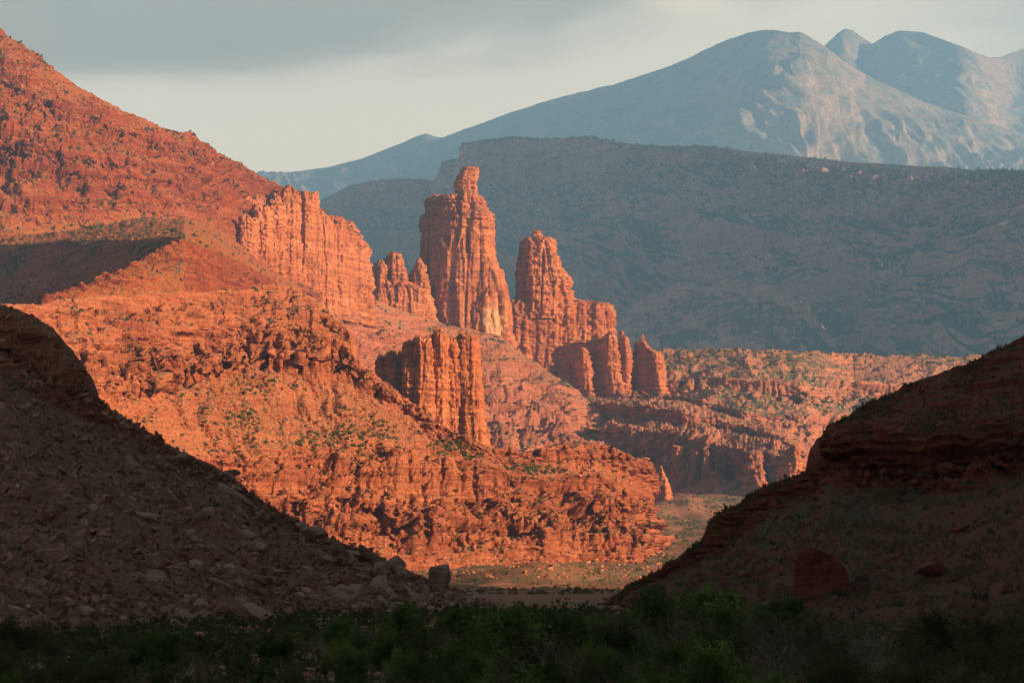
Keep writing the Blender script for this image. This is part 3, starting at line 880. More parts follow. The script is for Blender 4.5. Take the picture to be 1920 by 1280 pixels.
def build_towers():
    # the great fluted tower with the bent finger on top
    Y = 3900
    r = empty('rock_tower', at(860, 615, Y))
    tag(r, 'tallest fluted red rock tower, topped by a bent finger of stone', 'rock tower', 'free-standing rock towers')
    loc = tuple(r.location)
    tower('shaft', [(420, 790, 920), (470, 788, 924), (500, 787, 932), (535, 785, 944), (560, 786, 950), (600, 792, 955), (640, 795, 962)], Y, 0.75, r, None, 12, 19, 0.9, 14, 1, 10, 2, 1.0, 0.6, loc=loc, sq=5.0, bl=1.2, blL=9, bend=(-0.12, 1.0))
    tower('caprock', [(369, 801, 899), (383, 800, 904), (386, 797, 910), (397, 796, 914), (400, 789, 920), (414, 786, 923), (420, 787, 922), (426, 790, 920)], Y, 0.76, r, None, 7, 12, 3.2, 7, 2.5, 8, 3, 2.0, 0.8, foot=6, loc=loc, sq=5.0, bl=3.5, blL=8, bend=(-0.12, 1.0))
    tower('finger', [(315, 866, 894), (318, 864, 896), (326, 859, 896), (334, 855, 895), (345, 851, 892), (355, 852, 893), (366, 853, 895), (376, 850, 897)], Y, 0.8, r, None, 2.5, 9, 1.8, 5, 2, 7, 3, 3.0, 0.6, foot=6, loc=loc, bl=2, bend=(-0.3, 0.9))
    # stepped tower with a broad wall
    Y = 3980
    r = empty('rock_tower', at(1060, 720, Y))
    tag(r, 'stepped red rock tower with a knob on top, standing on a broad wall', 'rock tower', 'free-standing rock towers')
    loc = tuple(r.location)
    tower('wall', [(566, 957, 1086), (572, 952, 1146), (590, 944, 1150), (615, 930, 1151), (640, 922, 1152), (690, 955, 1153), (770, 985, 1156)], Y, 0.42, r, None, 6, 20, 2.4, 8, 3, 14, 5, 4.0, 0.9, loc=loc, sq=5.0, bl=2.2, blL=8)
    tower('shaft', [(449, 984, 1030), (456, 977, 1041), (475, 972, 1044), (500, 971, 1052), (518, 971, 1060), (522, 969, 1068), (545, 968, 1071), (570, 963, 1077)], Y - 5, 0.8, r, None, 6, 16, 3.4, 8, 3, 10, 5, 5.0, 0.9, loc=loc, bl=2.6, blL=8, bend=(-0.4, 1.0))
    tower('knob', [(434, 1001, 1013), (440, 998, 1015), (446, 997, 1017), (452, 990, 1022)], Y - 8, 0.9, r, None, 1, 6, 1.2, 4, 2, 5, 2, 6.0, 0.5, foot=4, loc=loc)
    # fins left of the great tower
    for (ol, y, lab, sd) in (
        ([(492, 706, 719), (500, 695, 722), (520, 686, 724), (560, 682, 727), (592, 680, 730)], 3860, 'low dark rock fin at the foot of the tallest tower, farthest from it', 7.1),
        ([(477, 727, 749), (490, 722, 755), (515, 720, 761), (545, 718, 763), (605, 716, 768)], 3870, 'rounded red rock fin with a flat top beside the tallest tower', 7.9),
        ([(516, 694, 722), (526, 688, 760), (545, 686, 800), (560, 684, 812), (615, 682, 822)], 3888, 'low rock wall joining the fins to the tallest tower', 8.9),
        ([(490, 783, 790), (500, 779, 797), (515, 768, 800), (535, 764, 806), (620, 760, 818)], 3880, 'splintered rock fin leaning against the left flank of the tallest tower', 8.3)):
        r = tower('rock_fin', ol, y, 0.9, None, None, 6, 8, 1.6, 7, 2, 6, 5, sd, 0.8, loc=None, bend=(0.5 if sd < 7.5 else -0.2, 1.1))
        tag(r, lab, 'rock fin', 'rock fins by the tall tower')
    # pinnacles at the right foot of the wall
    for (ol, y, lab, sd, dp) in (
        ([(625, 1138, 1150), (631, 1128, 1153), (650, 1124, 1157), (700, 1124, 1164), (755, 1130, 1172)], 3912, 'smooth rounded pinnacle at the right end of the broad rock wall', 9.1, 0.9),
        ([(624, 1161, 1169), (634, 1158, 1177), (660, 1160, 1186), (700, 1163, 1184), (755, 1166, 1180)], 3920, 'slim twin-topped pinnacle between two larger rock pinnacles', 9.7, 0.9),
        ([(643, 1192, 1208), (655, 1189, 1222), (662, 1188, 1236), (680, 1189, 1243), (720, 1184, 1248), (760, 1178, 1257)], 3925, 'shaded pinnacle carrying a small pointed finial, rightmost of the tower group', 10.3, 0.8),
        ([(653, 1083, 1099), (680, 1079, 1108), (720, 1086, 1110), (760, 1090, 1114)], 3898, 'short dark buttress in front of the broad rock wall', 10.9, 0.9),
        ([(880, 1238, 1243), (890, 1236, 1246), (905, 1234, 1250), (925, 1231, 1255)], 3080, 'tiny pointed pinnacle alone below the shaded shelf', 11.3, 0.9),
        ([(838, 1484, 1494), (845, 1478, 1500), (865, 1466, 1503), (885, 1460, 1505), (912, 1456, 1508)], 3255, 'stubby sunlit pinnacle at the end of the shaded shelf', 11.9, 0.9)):
        r = tower('pinnacle', ol, y, dp, None, None, 4.0, 8, 2.6, 5, 2.2, 5, 4, sd, 0.9, sq=3.0, bl=1.8, bend=(0.55, 1.2) if y == 3925 else (0.05, 1.2))
        tag(r, lab, 'rock pinnacle', 'small rock pinnacles')
        if y == 3925:
            tower('finial', [(628, 1203, 1206), (633, 1201, 1208), (636, 1203, 1207), (640, 1200, 1211), (644, 1199, 1211), (648, 1198, 1210)], y, 0.9, r, None, 0.3, 4, 1.0, 3, 0.5, 4, 1, 4, 0.3, foot=3)
    for (ol, y, lab, sd) in (
        ([(838, 1262, 1280), (850, 1260, 1283), (870, 1262, 1286), (905, 1255, 1296)], 3424, 'flat-topped sunlit buttress on the left half of the shaded shelf face', 61.),
        ([(850, 1300, 1308), (862, 1297, 1310), (880, 1294, 1312), (908, 1288, 1318)], 3400, 'leaning knobbly buttress of the shelf face next to the flat-topped one', 63.),
        ([(848, 1322, 1328), (858, 1320, 1330), (880, 1318, 1332), (902, 1314, 1336)], 3384, 'thin sunlit post standing against the dark middle of the shelf face', 65.),
        ([(848, 1402, 1424), (862, 1402, 1428), (880, 1398, 1430), (912, 1390, 1440)], 3306, 'broad sunlit buttress on the right half of the shaded shelf face', 67.)):
        r = tower('rock_buttress', ol, y, 0.9, None, M_slick, 3, 8, 2.2, 5, 2, 6, 3, sd, 0.8, sq=3.0, bl=1.6)
        tag(r, lab, 'rock buttress', 'buttresses of the shelf face')
    # fluted butte in front
    Y = 2480
    r = empty('butte', at(800, 840, Y))
    tag(r, 'fluted red butte of fused organ-pipe columns standing on the talus ridge', 'butte')
    loc = tuple(r.location)
    for i, (a, b, t, dy, bot) in enumerate(((704, 724, 674, 10, 740), (719, 745, 660, 6, 760), (741, 760, 664, 12, 775), (753, 779, 645, -6, 800), (772, 813, 634, -9, 815), (806, 840, 624, -4, 830), (830, 864, 637, 6, 840), (852, 899, 631, 12, 850))):
        gr = 24 if i == 7 else 5
        tower('pillar', [(t, a + 6, b - 7), (t + 6, a + 3, b - 3), (t + 14, a + 1, b - 1), (t + 40, a, b), (t + 48, a + 1, b + 0.5), (bot - 50, a - 2, b + gr * 0.55), (bot + 20, a - 4, b + gr)], Y + dy, 1.25, r, None,
              3.0, (5, 7, 4, 6, 9, 7, 6, 10)[i], 1.0, 4, 1.2, 4, 5, 12 + i * 1.3, 0.5, sq=2.8, loc=loc, bl=0.9, blL=4, bend=(-0.25, 1.0))
    # the fluted cliff that ends the sunlit ridge
    r = empty('fluted_cliff', at(575, 560, 3430))
    tag(r, 'fluted red cliff of many upright columns where the sunlit ridge ends', 'cliff')
    loc = tuple(r.location)
    tower('cliff_wall', [(392, 500, 594), (404, 480, 640), (418, 462, 660), (440, 452, 674), (470, 446, 680), (560, 440, 684)], 3450, 0.5, r, None, 9, 12, 2.4, 8, 2, 8, 8, 28.3, 0.8, sq=5.0, bl=2.5, blL=8, skew=2.5, loc=loc)
    for i, (a, b, t, y, bot) in enumerate((
        (446, 480, 412, 3190, 520), (474, 508, 392, 3245, 528), (502, 531, 377, 3280, 538), (524, 563, 357, 3345, 548),
        (562, 597, 361, 3405, 555), (592, 624, 409, 3490, 560), (612, 648, 411, 3540, 562), (640, 681, 420, 3600, 565))):
        last = i == 7
        tower('column', [(t, a + 7, b - (22 if last else 6)), (t + 8, a + 3, b - (14 if last else 2)), (t + 30, a + 1, b - (4 if last else 0)), (bot - 60, a - 1, b + 1), (bot, a - 3, b + 3)], y, 1.2, r, None,
              5.0, (13, 9, 12, 10, 14, 8, 11, 12)[i], (3.0, 2.4, 2.6, 2.0, 0.9, 1.2, 1.4, 1.8)[i], 8, (4, 4, 4, 2, 1, 1.5, 1.5, 2)[i], 7, 6, 30 + i * 1.7, 0.8, sq=3.6, bl=1.8, blL=7, bend=(-0.55, 0.9), skew=(0.3, 0.5, 0.4, 0.5, 0.3, 0.6, 0.5, 0.3)[i], loc=loc)


build_towers()

# ------------------------------------------------------------------ small rocks and plants
def surf(name, px, py):
    """the point of a slope that the picture shows at (px, py)"""
    P, N = SHEETS[name]
    u = P[..., 0] / P[..., 1]
    v = P[..., 2] / P[..., 1]
    kx, kz = ray(px, py)
    i = np.argmin((u - kx) ** 2 + (v - kz) ** 2)
    return Vector(P.reshape(-1, 3)[i]), Vector(N.reshape(-1, 3)[i])


def pick(name, n, nzmin=0.0, nzmax=1.01, box=None, weight=None, seed=1):
    """random points spread evenly over what the picture shows of a slope: (n,3) points and normals"""
    r = np.random.default_rng(seed)
    P, N = (a.reshape(-1, 3) for a in SHEETS[name])
    ok = (N[:, 2] > nzmin) & (N[:, 2] < nzmax)
    v = -P / np.linalg.norm(P, axis=1)[:, None]
    ok &= (v * N).sum(1) > 0.02
    px = P[:, 0] / P[:, 1] * F + W0 / 2
    e = P[:, 2] / P[:, 1]
    py = H0 / 2 - F * (e * CT - ST) / (CT + e * ST)
    if box:
        ok &= (px > box[0]) & (px < box[2]) & (py > box[1]) & (py < box[3])
    w = ok.astype(float)
    if weight is not None:
        w *= weight(P, px, py)
    w /= w.sum()
    idx = r.choice(len(P), n, True, w)
    return P[idx], N[idx]


def rock_mesh(seed, n=13, squash=(1, 0.8, 0.6), sub=1):
    r = np.random.default_rng(seed)
    bm = bmesh.new()
    for _ in range(n):
        v = r.normal(size=3)
        v = v / np.abs(v).max() ** 0.6 * (0.75 + 0.3 * r.random())
        bm.verts.new(v / np.linalg.norm(v) ** 0.4 * np.array(squash) * 0.6)
    res = bmesh.ops.convex_hull(bm, input=bm.verts)
    bmesh.ops.delete(bm, geom=[g for g in res['geom_interior'] if isinstance(g, bmesh.types.BMVert)], context='VERTS')
    if sub:
        bmesh.ops.bevel(bm, geom=bm.edges[:] , offset=0.05, segments=1, affect='EDGES', profile=0.6)
        bmesh.ops.triangulate(bm, faces=bm.faces[:])
    bmesh.ops.recalc_face_normals(bm, faces=bm.faces[:])
    return bm


def bm_arrays(bm):
    bm.verts.ensure_lookup_table()
    bm.verts.index_update()
    return np.array([v.co[:] for v in bm.verts]), np.array([[v.index for v in f.verts] for f in bm.faces if len(f.verts) == 3])


def scatter_mesh(name, bases, pts, sizes, seed=0, tilt=0.5, smooth=False, zs=(0.8, 1.2), sink=0.1):
    """one mesh of very many small copies, for what nobody could count"""
    r = np.random.default_rng(seed)
    VV, QQ, off = [], [], 0
    which = r.integers(0, len(bases), len(pts))
    for b, (V, Q) in enumerate(bases):
        m = which == b
        k = m.sum()
        if not k:
            continue
        a = r.random(k) * 6.283
        tx, ty = r.normal(0, tilt, k), r.normal(0, tilt, k)
        ca, sa = np.cos(a), np.sin(a)
        sz = sizes[m]
        v = V[None] * sz[:, None, None] * np.stack([np.ones(k), np.ones(k), r.uniform(*zs, k)], 1)[:, None]
        x = v[..., 0] * ca[:, None] - v[..., 1] * sa[:, None]
        y = v[..., 0] * sa[:, None] + v[..., 1] * ca[:, None]
        z = v[..., 2] + x * np.sin(tx)[:, None] + y * np.sin(ty)[:, None] - sink * sz[:, None]
        w = np.stack([x, y, z], -1) + pts[m][:, None]
        VV.append(w.reshape(-1, 3))
        QQ.append((Q[None] + (np.arange(k) * len(V))[:, None, None] + off).reshape(-1, Q.shape[1]))
        off += k * len(V)
    return mesh_from(name, np.concatenate(VV), np.concatenate(QQ), smooth)


def leaf_cloud(seed, n, rx, rz, size, clumps=0, ground=0.0, drop=0.0):
    """n small leaf quads spread through clumps of a crown; returns arrays"""
    r = np.random.default_rng(seed)
    if clumps:
        c = r.normal(size=(clumps, 3))
        c /= np.linalg.norm(c, axis=1)[:, None]
        c *= (0.35 + 0.6 * r.random((clumps, 1)))
        c[:, 2] = np.abs(c[:, 2]) * (1 if ground <= 0 else 1) - 0.25 * r.random(clumps)
        k = r.integers(0, clumps, n)
        rad = (0.16 + 0.2 * r.random(clumps))[k]
        d = r.normal(size=(n, 3))
        d /= np.linalg.norm(d, axis=1)[:, None]
        p = c[k] + d * (rad * r.random(n) ** 0.45)[:, None]
    else:
        d = r.normal(size=(n, 3))
        d /= np.linalg.norm(d, axis=1)[:, None]
        p = d * (r.random(n) ** 0.5)[:, None]
        p[:, 2] = np.abs(p[:, 2])
    p = p * np.array([rx, rx, rz])
    p[:, 2] = np.maximum(p[:, 2] + ground, 0.02)
    s = size * r.uniform(0.6, 1.4, n)
    a = r.normal(size=(n, 3)); a /= np.linalg.norm(a, axis=1)[:, None]
    b = np.cross(a, r.normal(size=(n, 3))); b /= np.linalg.norm(b, axis=1)[:, None]
    a, b = a * s[:, None], b * (s * 0.55)[:, None]
    V = np.stack([p - a, p + b, p + a, p - b], 1).reshape(-1, 3)
    Q = np.arange(4 * n).reshape(n, 4)
    return V, Q


def branches(seed, n_stems, height, spread, levels=3, r0=0.06, kids=3):
    """tapered stems that fork; triangular tubes; returns arrays and the twig ends"""
    r = np.random.default_rng(seed)
    V, Q, ends = [], [], []

    def seg(a, b, ra, rb):
        d = b - a
        L = np.linalg.norm(d) + 1e-9
        u = np.cross(d, [0.31, 0.77, 0.55]); u /= np.linalg.norm(u) + 1e-9
        w = np.cross(d / L, u)
        o = len(V)
        for c, rr in ((a, ra), (b, rb)):
            for k in range(4):
                t = k * math.pi / 2
                V.append(c + (u * math.cos(t) + w * math.sin(t)) * rr)
        for k in range(4):
            k2 = (k + 1) % 4
            Q.append((o + k, o + k2, o + 4 + k2, o + 4 + k))

    def grow(a, d, L, rad, lv):
        n = 3
        p = a
        for k in range(n):
            d = d + r.normal(0, 0.16, 3) + np.array([0, 0, 0.04])
            d /= np.linalg.norm(d)
            q = p + d * L / n
            seg(p, q, rad * (1 - 0.6 * k / n), rad * (1 - 0.6 * (k + 1) / n))
            p = q
            if lv > 0 and k > 0:
                for _ in range(kids if k == n - 1 else kids - 1):
                    dd = d + r.normal(0, 0.55, 3)
                    dd /= np.linalg.norm(dd)
                    grow(p, dd, L * r.uniform(0.5, 0.75), rad * 0.42, lv - 1)
        if lv == 0:
            ends.append(p)
    for _ in range(n_stems):
        a = np.array([r.normal(0, 0.12), r.normal(0, 0.12), -0.1])
        d = np.array([r.normal(0, spread), r.normal(0, spread), 1.0])
        grow(a, d / np.linalg.norm(d), height * r.uniform(0.4, 0.55), r0 * r.uniform(0.7, 1.2), levels - 1)
    return np.array(V), np.array(Q), np.array(ends)


M_leaf = leaf_material('dark_leaf', (0.038, 0.076, 0.022), (0.13, 0.19, 0.055), 0.5)
M_leaf2 = leaf_material('olive_leaf', (0.040, 0.056, 0.024), (0.085, 0.105, 0.042), 0.5)
M_twig = leaf_material('grey_twig', (0.15, 0.125, 0.115), (0.24, 0.20, 0.185), 1.5, 0.0)
M_bark = leaf_material('bark', (0.050, 0.038, 0.030), (0.075, 0.060, 0.05), 3.0, 0.0)
M_sage = leaf_material('sage_leaf', (0.060, 0.062, 0.036), (0.105, 0.10, 0.06), 0.9, 0.15)
M_straw = leaf_material('dry_grass_blade', (0.12, 0.105, 0.06), (0.20, 0.17, 0.10), 0.9, 0.2)
M_juniper = leaf_material('juniper_leaf', (0.055, 0.070, 0.032), (0.10, 0.105, 0.05), 0.05, 0.1)
M_scrub = leaf_material('grey_scrub_leaf', (0.13, 0.115, 0.060), (0.21, 0.17, 0.09), 0.05, 0.1)
M_scree = rock_material('scree_stone', (0.44, 0.15, 0.07), (0.52, 0.21, 0.11), (0.34, 0.10, 0.05), (0.50, 0.20, 0.10), 5, None, 0, 1, 0.0, 0.6, 0.0)

TRI_ROCKS = []
for _s in range(8):
    _bm = rock_mesh(100 + _s, 11, (1, 0.8, 0.62), 0)
    TRI_ROCKS.append(bm_arrays(_bm)); _bm.free()


def boulders():
    meshes, dmeshes = [], []
    for k in range(12):
        bm = rock_mesh(20 + k, 14 + k % 5, ((1, 0.8, 0.7), (1.25, 0.8, 0.45), (0.9, 0.9, 0.8), (1.4, 0.7, 0.5))[k % 4], 1)
        me = bpy.data.meshes.new('boulder')
        bm.to_mesh(me); bm.free()
        me.materials.append(M_stone)
        meshes.append(me)
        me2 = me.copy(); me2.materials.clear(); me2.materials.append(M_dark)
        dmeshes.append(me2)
    # boulders one can single out
    special = [
        ('shaded_talus_hill', 834, 1096, 5.2, 2, (0.78, 0.8, 1.0), 'big grey block standing alone on the toe of the dark talus hill'),
        ('shaded_talus_hill', 705, 1046, 4.2, 1, (1.25, 0.9, 0.8), 'black overhanging block on the skyline of the dark talus hill, uphill of the grey block'),
        ('shaded_talus_hill', 590, 998, 3.4, 4, (1.1, 0.9, 0.85), 'rounded brown boulder on the skyline of the dark talus hill below the long slab'),
        ('shaded_talus_hill', 412, 892, 4.2, 5, (1.2, 0.9, 0.7), 'dark red boulder jutting from the dark talus skyline in front of the sunlit scree'),
        ('shaded_talus_hill', 452, 936, 4.4, 3, (1.3, 0.7, 0.7), 'long dark slab lying down the skyline of the talus hill'),
        ('shaded_talus_hill', 262, 966, 3.2, 3, (1.2, 0.8, 0.9), 'long dark slab half buried in the middle of the talus slope'),
        ('shaded_talus_hill', 247, 938, 2.2, 0, (1.0, 0.9, 0.9), 'pale rounded boulder above the half buried dark slab'),
        ('shaded_talus_hill', 450, 1042, 3.6, 1, (1.35, 0.8, 0.6), 'flat dark slab among pale stones low on the talus slope'),
        ('shaded_talus_hill', 370, 1068, 2.8, 7, (1.2, 0.9, 0.8), 'dark angular boulder on the lower talus slope near the thicket'),
        ('shaded_talus_hill', 430, 1078, 2.6, 8, (0.8, 0.8, 1.1), 'upright brown boulder beside a reddish slab near the foot of the talus'),
        ('shaded_ledge_hill', 1760, 1078, 3.6, 5, (0.9, 0.9, 0.9), 'dark red boulder sitting on the grassy lower slope of the ledge hill'),
        ('shaded_ledge_hill', 1868, 1112, 2.4, 9, (1.1, 0.8, 0.8), 'reddish boulder low on the ledge hill above the olive bushes'),
        ('shaded_ledge_hill', 1400, 1082, 2.0, 10, (1.2, 0.9, 0.8), 'rust red boulder at the thicket edge beside the big red slab')]
    for sh, px, py, s, k, sc, lab in special:
        p, n = surf(sh, px, py)
        o = link('boulder', (meshes if 'talus' in sh else dmeshes)[k])
        o.location = p + Vector((0, -0.2, (0.12 if py > 1050 else -0.05) * s))
        o.scale = tuple(s * v for v in sc)
        o.rotation_euler = (random.uniform(-.3, .3), random.uniform(-.3, .3), random.uniform(0, 6))
        if sc[0] > 1.2:
            o.rotation_euler = (0.1, 0.55, 0.2)
        tag(o, lab, 'boulder', 'boulders on the shaded hills')
    # the big leaning red slab above the thicket
    ol = [(-6.3, 0), (-6.1, 4.2), (-5.2, 6.6), (-3.9, 7.6), (-1.2, 7.0), (1.6, 6.2), (3.6, 5.0), (4.6, 3.4), (5.2, 0)]
    bm = bmesh.new()
    fr = [bm.verts.new((x * 0.52, -1.4 - 0.10 * z + 0.3 * math.sin(x), z * 0.78 - 1.6)) for x, z in ol]
    bk = [bm.verts.new((x * 0.50 + 0.3, 1.5, z * 0.72 - 1.8)) for x, z in ol]
    bm.faces.new(fr[::-1]); bm.faces.new(bk)
    for i in range(len(ol)):
        j = (i + 1) % len(ol)
        bm.faces.new((fr[i], fr[j], bk[j], bk[i]))
    bmesh.ops.recalc_face_normals(bm, faces=bm.faces[:])
    bmesh.ops.bevel(bm, geom=bm.edges[:], offset=0.12, segments=2, affect='EDGES')
    bmesh.ops.triangulate(bm, faces=bm.faces[:])
    bmesh.ops.subdivide_edges(bm, edges=bm.edges[:], cuts=2, use_grid_fill=True)
    q = np.array([v.co[:] for v in bm.verts])
    dd = 0.16 * fbm(q / 1.3, 4)
    for v, e in zip(bm.verts, dd):
        v.co += v.normal * float(e)
    me = bpy.data.meshes.new('slab')
    bm.to_mesh(me); bm.free()
    o = link('rock_slab', me, rock_material('red_slab_stone', (0.17, 0.055, 0.034), (0.21, 0.072, 0.044), (0.12, 0.038, 0.026), (0.18, 0.07, 0.045), 3, None, 0, 1, 0.5, 0.15, 0.6))
    p, n = surf('shaded_ledge_hill', 1545, 1112)
    o.location = p + Vector((0, 0, 0.6))
    o.scale = (1.0, 1.0, 1.0)
    tag(o, 'large dark red leaning rock slab just above the thicket', 'rock slab')
    # the many of the talus: the largest are things, the rest is rubble
    for sh, n, lab, sd, lo, hi, box in (
        ('shaded_talus_hill', 240, 'loose brown boulder in the rock fall of the dark talus hill', 31, 0.9, 3.0, None),
        ('shaded_ledge_hill', 45, 'loose dark red boulder on the grassy slope of the ledge hill', 33, 0.7, 2.0, (1180, 900, 1920, 1140))):
        P, N = pick(sh, n, 0.2, box=box, seed=sd, weight=(lambda P, x, y: 0.25 + np.clip((x - 120) / 350, 0, 1) * (y > 760)) if 'talus' in sh else None)
        r = np.random.default_rng(sd)
        S = np.sort(lo + (hi - lo) * r.random(n) ** 3)[::-1]
        for k in range(n):
            o = bpy.data.objects.new('boulder', (meshes if 'talus' in sh else dmeshes)[int(r.integers(0, 12))])
            COL.objects.link(o)
            o.location = P[k] + np.array([0, 0, 0.10 * S[k]])
            o.rotation_euler = (r.normal(0, .35), 0.45 + r.normal(0, .35) if 'talus' in sh else r.normal(0, .35), r.normal(0, 0.8))
            o.scale = (S[k] * r.uniform(0.8, 1.3), S[k] * r.uniform(0.8, 1.2), S[k] * r.uniform(0.6, 1.0))
            tag(o, lab, 'boulder', 'loose boulders of the dark talus' if 'talus' in sh else 'loose boulders of the ledge hill')
    P, N = pick('shaded_talus_hill', 9000, 0.2, seed=41)
    r = np.random.default_rng(4)
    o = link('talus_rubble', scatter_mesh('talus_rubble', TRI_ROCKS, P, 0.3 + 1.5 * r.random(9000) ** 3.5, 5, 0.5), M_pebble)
    tag(o, None, None, None, 'stuff')
    P, N = pick('shaded_ledge_hill', 2500, 0.2, seed=42)
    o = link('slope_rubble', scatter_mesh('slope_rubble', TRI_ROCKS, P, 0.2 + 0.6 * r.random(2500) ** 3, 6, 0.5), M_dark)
    tag(o, None, None, None, 'stuff')
    # pale scree on the sunlit ridge
    pts, sz = [], []
    for sh, n, box, a, b in (('talus_ridge', 9000, (100, 560, 900, 860), 0.5, 2.4), ('talus_ridge', 2500, (520, 830, 1230, 1060), 0.6, 3.0), ('red_ridge', 7000, (0, 60, 560, 460), 0.6, 3.0), ('ridge_spur', 1200, None, 0.5, 2.0),
                             ('tower_hill', 2500, (600, 560, 1250, 860), 1, 4.0), ('floor', 1600, (640, 1035, 1260, 1085), 0.6, 4.5)):
        P, N = pick(sh, n, 0.3, 1.01, box, seed=n)
        pts.append(P); sz.append(a + (b - a) * r.random(n) ** 4)
    o = link('scree', scatter_mesh('scree', TRI_ROCKS, np.concatenate(pts), np.concatenate(sz), 8, 0.5), M_scree)
    tag(o, None, None, None, 'stuff')


boulders()


def desert_plants():
    r = np.random.default_rng(77)
    # clumps: a low one (sage) and a taller one (juniper)
    sage = [leaf_cloud(200 + k, 110, 0.62, 0.75, 0.085, 7) for k in range(5)]
    far = [leaf_cloud(220 + k, 26, 0.55, 0.8, 0.26) for k in range(5)]

    def meshes(arrs, nm, mat):
        out = []
        for V, Q in arrs:
            me = mesh_from(nm, V, Q, False)
            me.materials.append(mat)
            out.append(me)
        return out
    sage_me = meshes(sage, 'desert_shrub', M_sage)
    jun_me = meshes([leaf_cloud(240 + k, 120, 0.55, 0.85, 0.13, 8) for k in range(5)], 'juniper_bush', M_juniper)

    def place(name, ms, P, S, lab, cat, grp):
        for k in range(len(P)):
            o = bpy.data.objects.new(name, ms[int(r.integers(0, len(ms)))])
            COL.objects.link(o)
            o.location = P[k]
            o.rotation_euler = (0, 0, r.random() * 6.28)
            o.scale = (S[k] * r.uniform(0.85, 1.3), S[k] * r.uniform(0.85, 1.3), S[k] * r.uniform(0.7, 1.1))
            tag(o, lab, cat, grp)
    P, N = pick('shaded_ledge_hill', 170, 0.3, seed=51)
    place('desert_shrub', sage_me, P, 0.6 + 1.0 * r.random(170), 'low sage green shrub on the shaded slope of the ledge hill', 'shrub', 'shrubs on the ledge hill')
    P, N = pick('shaded_talus_hill', 70, 0.3, seed=52)
    place('desert_shrub', sage_me, P, 0.6 + 0.8 * r.random(70), 'low sage green shrub between the stones of the dark talus hill', 'shrub', 'shrubs on the talus hill')
    for px, py, s, lab in ((1832, 684, 1.9, 'spiky dark shrub on the skyline of the ledge hill, the biggest there'), (1500, 886, 1.1, 'small shrub on the skyline step below the overhanging ledge'),
                           (1718, 722, 1.0, 'low shrub on the skyline of the ledge hill above the dark cliff band'), (1672, 748, 0.9, 'tiny round shrub on the skyline just uphill of the overhanging ledge')):
        p, n = surf('shaded_ledge_hill', px, py)
        place('desert_shrub', sage_me, [p], [s], lab, 'shrub', 'shrubs on the ledge hill')
    P, N = pick('red_ridge', 200, 0.45, seed=53, box=(0, 60, 520, 470), weight=lambda P, x, y: np.clip(fbm(P / 80, 3) * 2.0 + 0.15, 0.03, 1.2))
    place('juniper_bush', jun_me, P, 1.6 + 4.2 * r.random(200) ** 2, 'dark green juniper bush dotting the sunlit upper slope of the red ridge', 'bush', 'juniper bushes on the red ridge')
    P, N = pick('tower_hill', 60, 0.6, seed=54, box=(560, 540, 1200, 860))
    place('juniper_bush', jun_me, P, 3.0 + 4.0 * r.random(60), 'dark green bush on the smooth rock hill under the towers', 'bush', 'bushes on the tower hill')
    P, N = pick('floor', 50, 0.6, seed=55, box=(850, 900, 1400, 1095))
    place('juniper_bush', jun_me, P, 2.0 + 2.5 * r.random(50), 'round green bush on the valley floor below the slickrock', 'bush', 'bushes on the valley floor')
    # what nobody could count
    pts, sz = [], []
    for sh, n, nz, box, a, b in (('red_ridge', 2600, 0.4, None, 1.2, 3.6), ('talus_ridge', 1500, 0.5, (0, 540, 900, 860), 1.0, 3.0), ('talus_ridge', 600, 0.6, (520, 830, 1230, 1060), 1.2, 3.4),
                                 ('tower_hill', 1400, 0.55, None, 1.5, 5), ('rock_shelf', 160, 0.9, None, 1.2, 3.0), ('ridge_spur', 300, 0.4, None, 1, 2.5)):
        P, N = pick(sh, n, nz, 1.01, box, seed=n + 1, weight=lambda P, x, y: np.clip(fbm(P / 55, 3) * 2.0 + 0.1, 0.03, 1.2))
        pts.append(P); sz.append(a + (b - a) * r.random(n) ** 2)
    o = link('ridge_scrub', scatter_mesh('ridge_scrub', far, np.concatenate(pts), np.concatenate(sz), 12, 0.1), M_juniper)
    tag(o, None, None, None, 'stuff')
    P, N = pick('badlands', 4200, 0.7, seed=60, weight=lambda P, x, y: np.clip(fbm(P / 60, 2) * 1.5 + 0.1, 0.02, 1))
    o = link('badland_scrub', scatter_mesh('badland_scrub', far, P, 1.2 + 3.2 * r.random(4200) ** 2.5, 13, 0.1), M_juniper)
    tag(o, None, None, None, 'stuff')
    P, N = pick('floor', 6500, 0.5, seed=61, box=(760, 890, 1420, 1115), weight=lambda P, x, y: np.clip(fbm(P / np.array([40, 90, 40]), 3) * 1.6 + 0.25, 0.02, 1))
    P3, N3 = pick('floor', 2600, 0.3, seed=66, box=(1190, 885, 1420, 1070), weight=lambda P, x, y: np.clip(fbm(P / np.array([60, 120, 60]), 3) * 1.6 + 0.4, 0.05, 1))
    P = np.concatenate([P, P3])
    o = link('valley_scrub', scatter_mesh('valley_scrub', far, P, np.concatenate([0.6 + 1.8 * r.random(6500) ** 3, 1.0 + 3.0 * r.random(2600) ** 2]), 14, 0.1), M_scrub)
    tag(o, None, None, None, 'stuff')
    P, N = pick('mesa', 9000, 0.62, seed=62, weight=lambda P, x, y: np.clip(fbm(P / 160, 3) * 1.2 + 0.35, 0.03, 1) * (1 - 0.8 * (y < np.interp(x, [1380, 1450, 1620, 1780, 1800], [290, 302, 328, 344, 300])) * (x > 1380)))
    o = link('mesa_woodland', scatter_mesh('mesa_woodland', far, P, 4 + 7 * r.random(9000) ** 2, 15, 0.1), M_juniper)
    tag(o, None, None, None, 'stuff')
    # dry grass tufts on the shaded slopes
    tuft = []
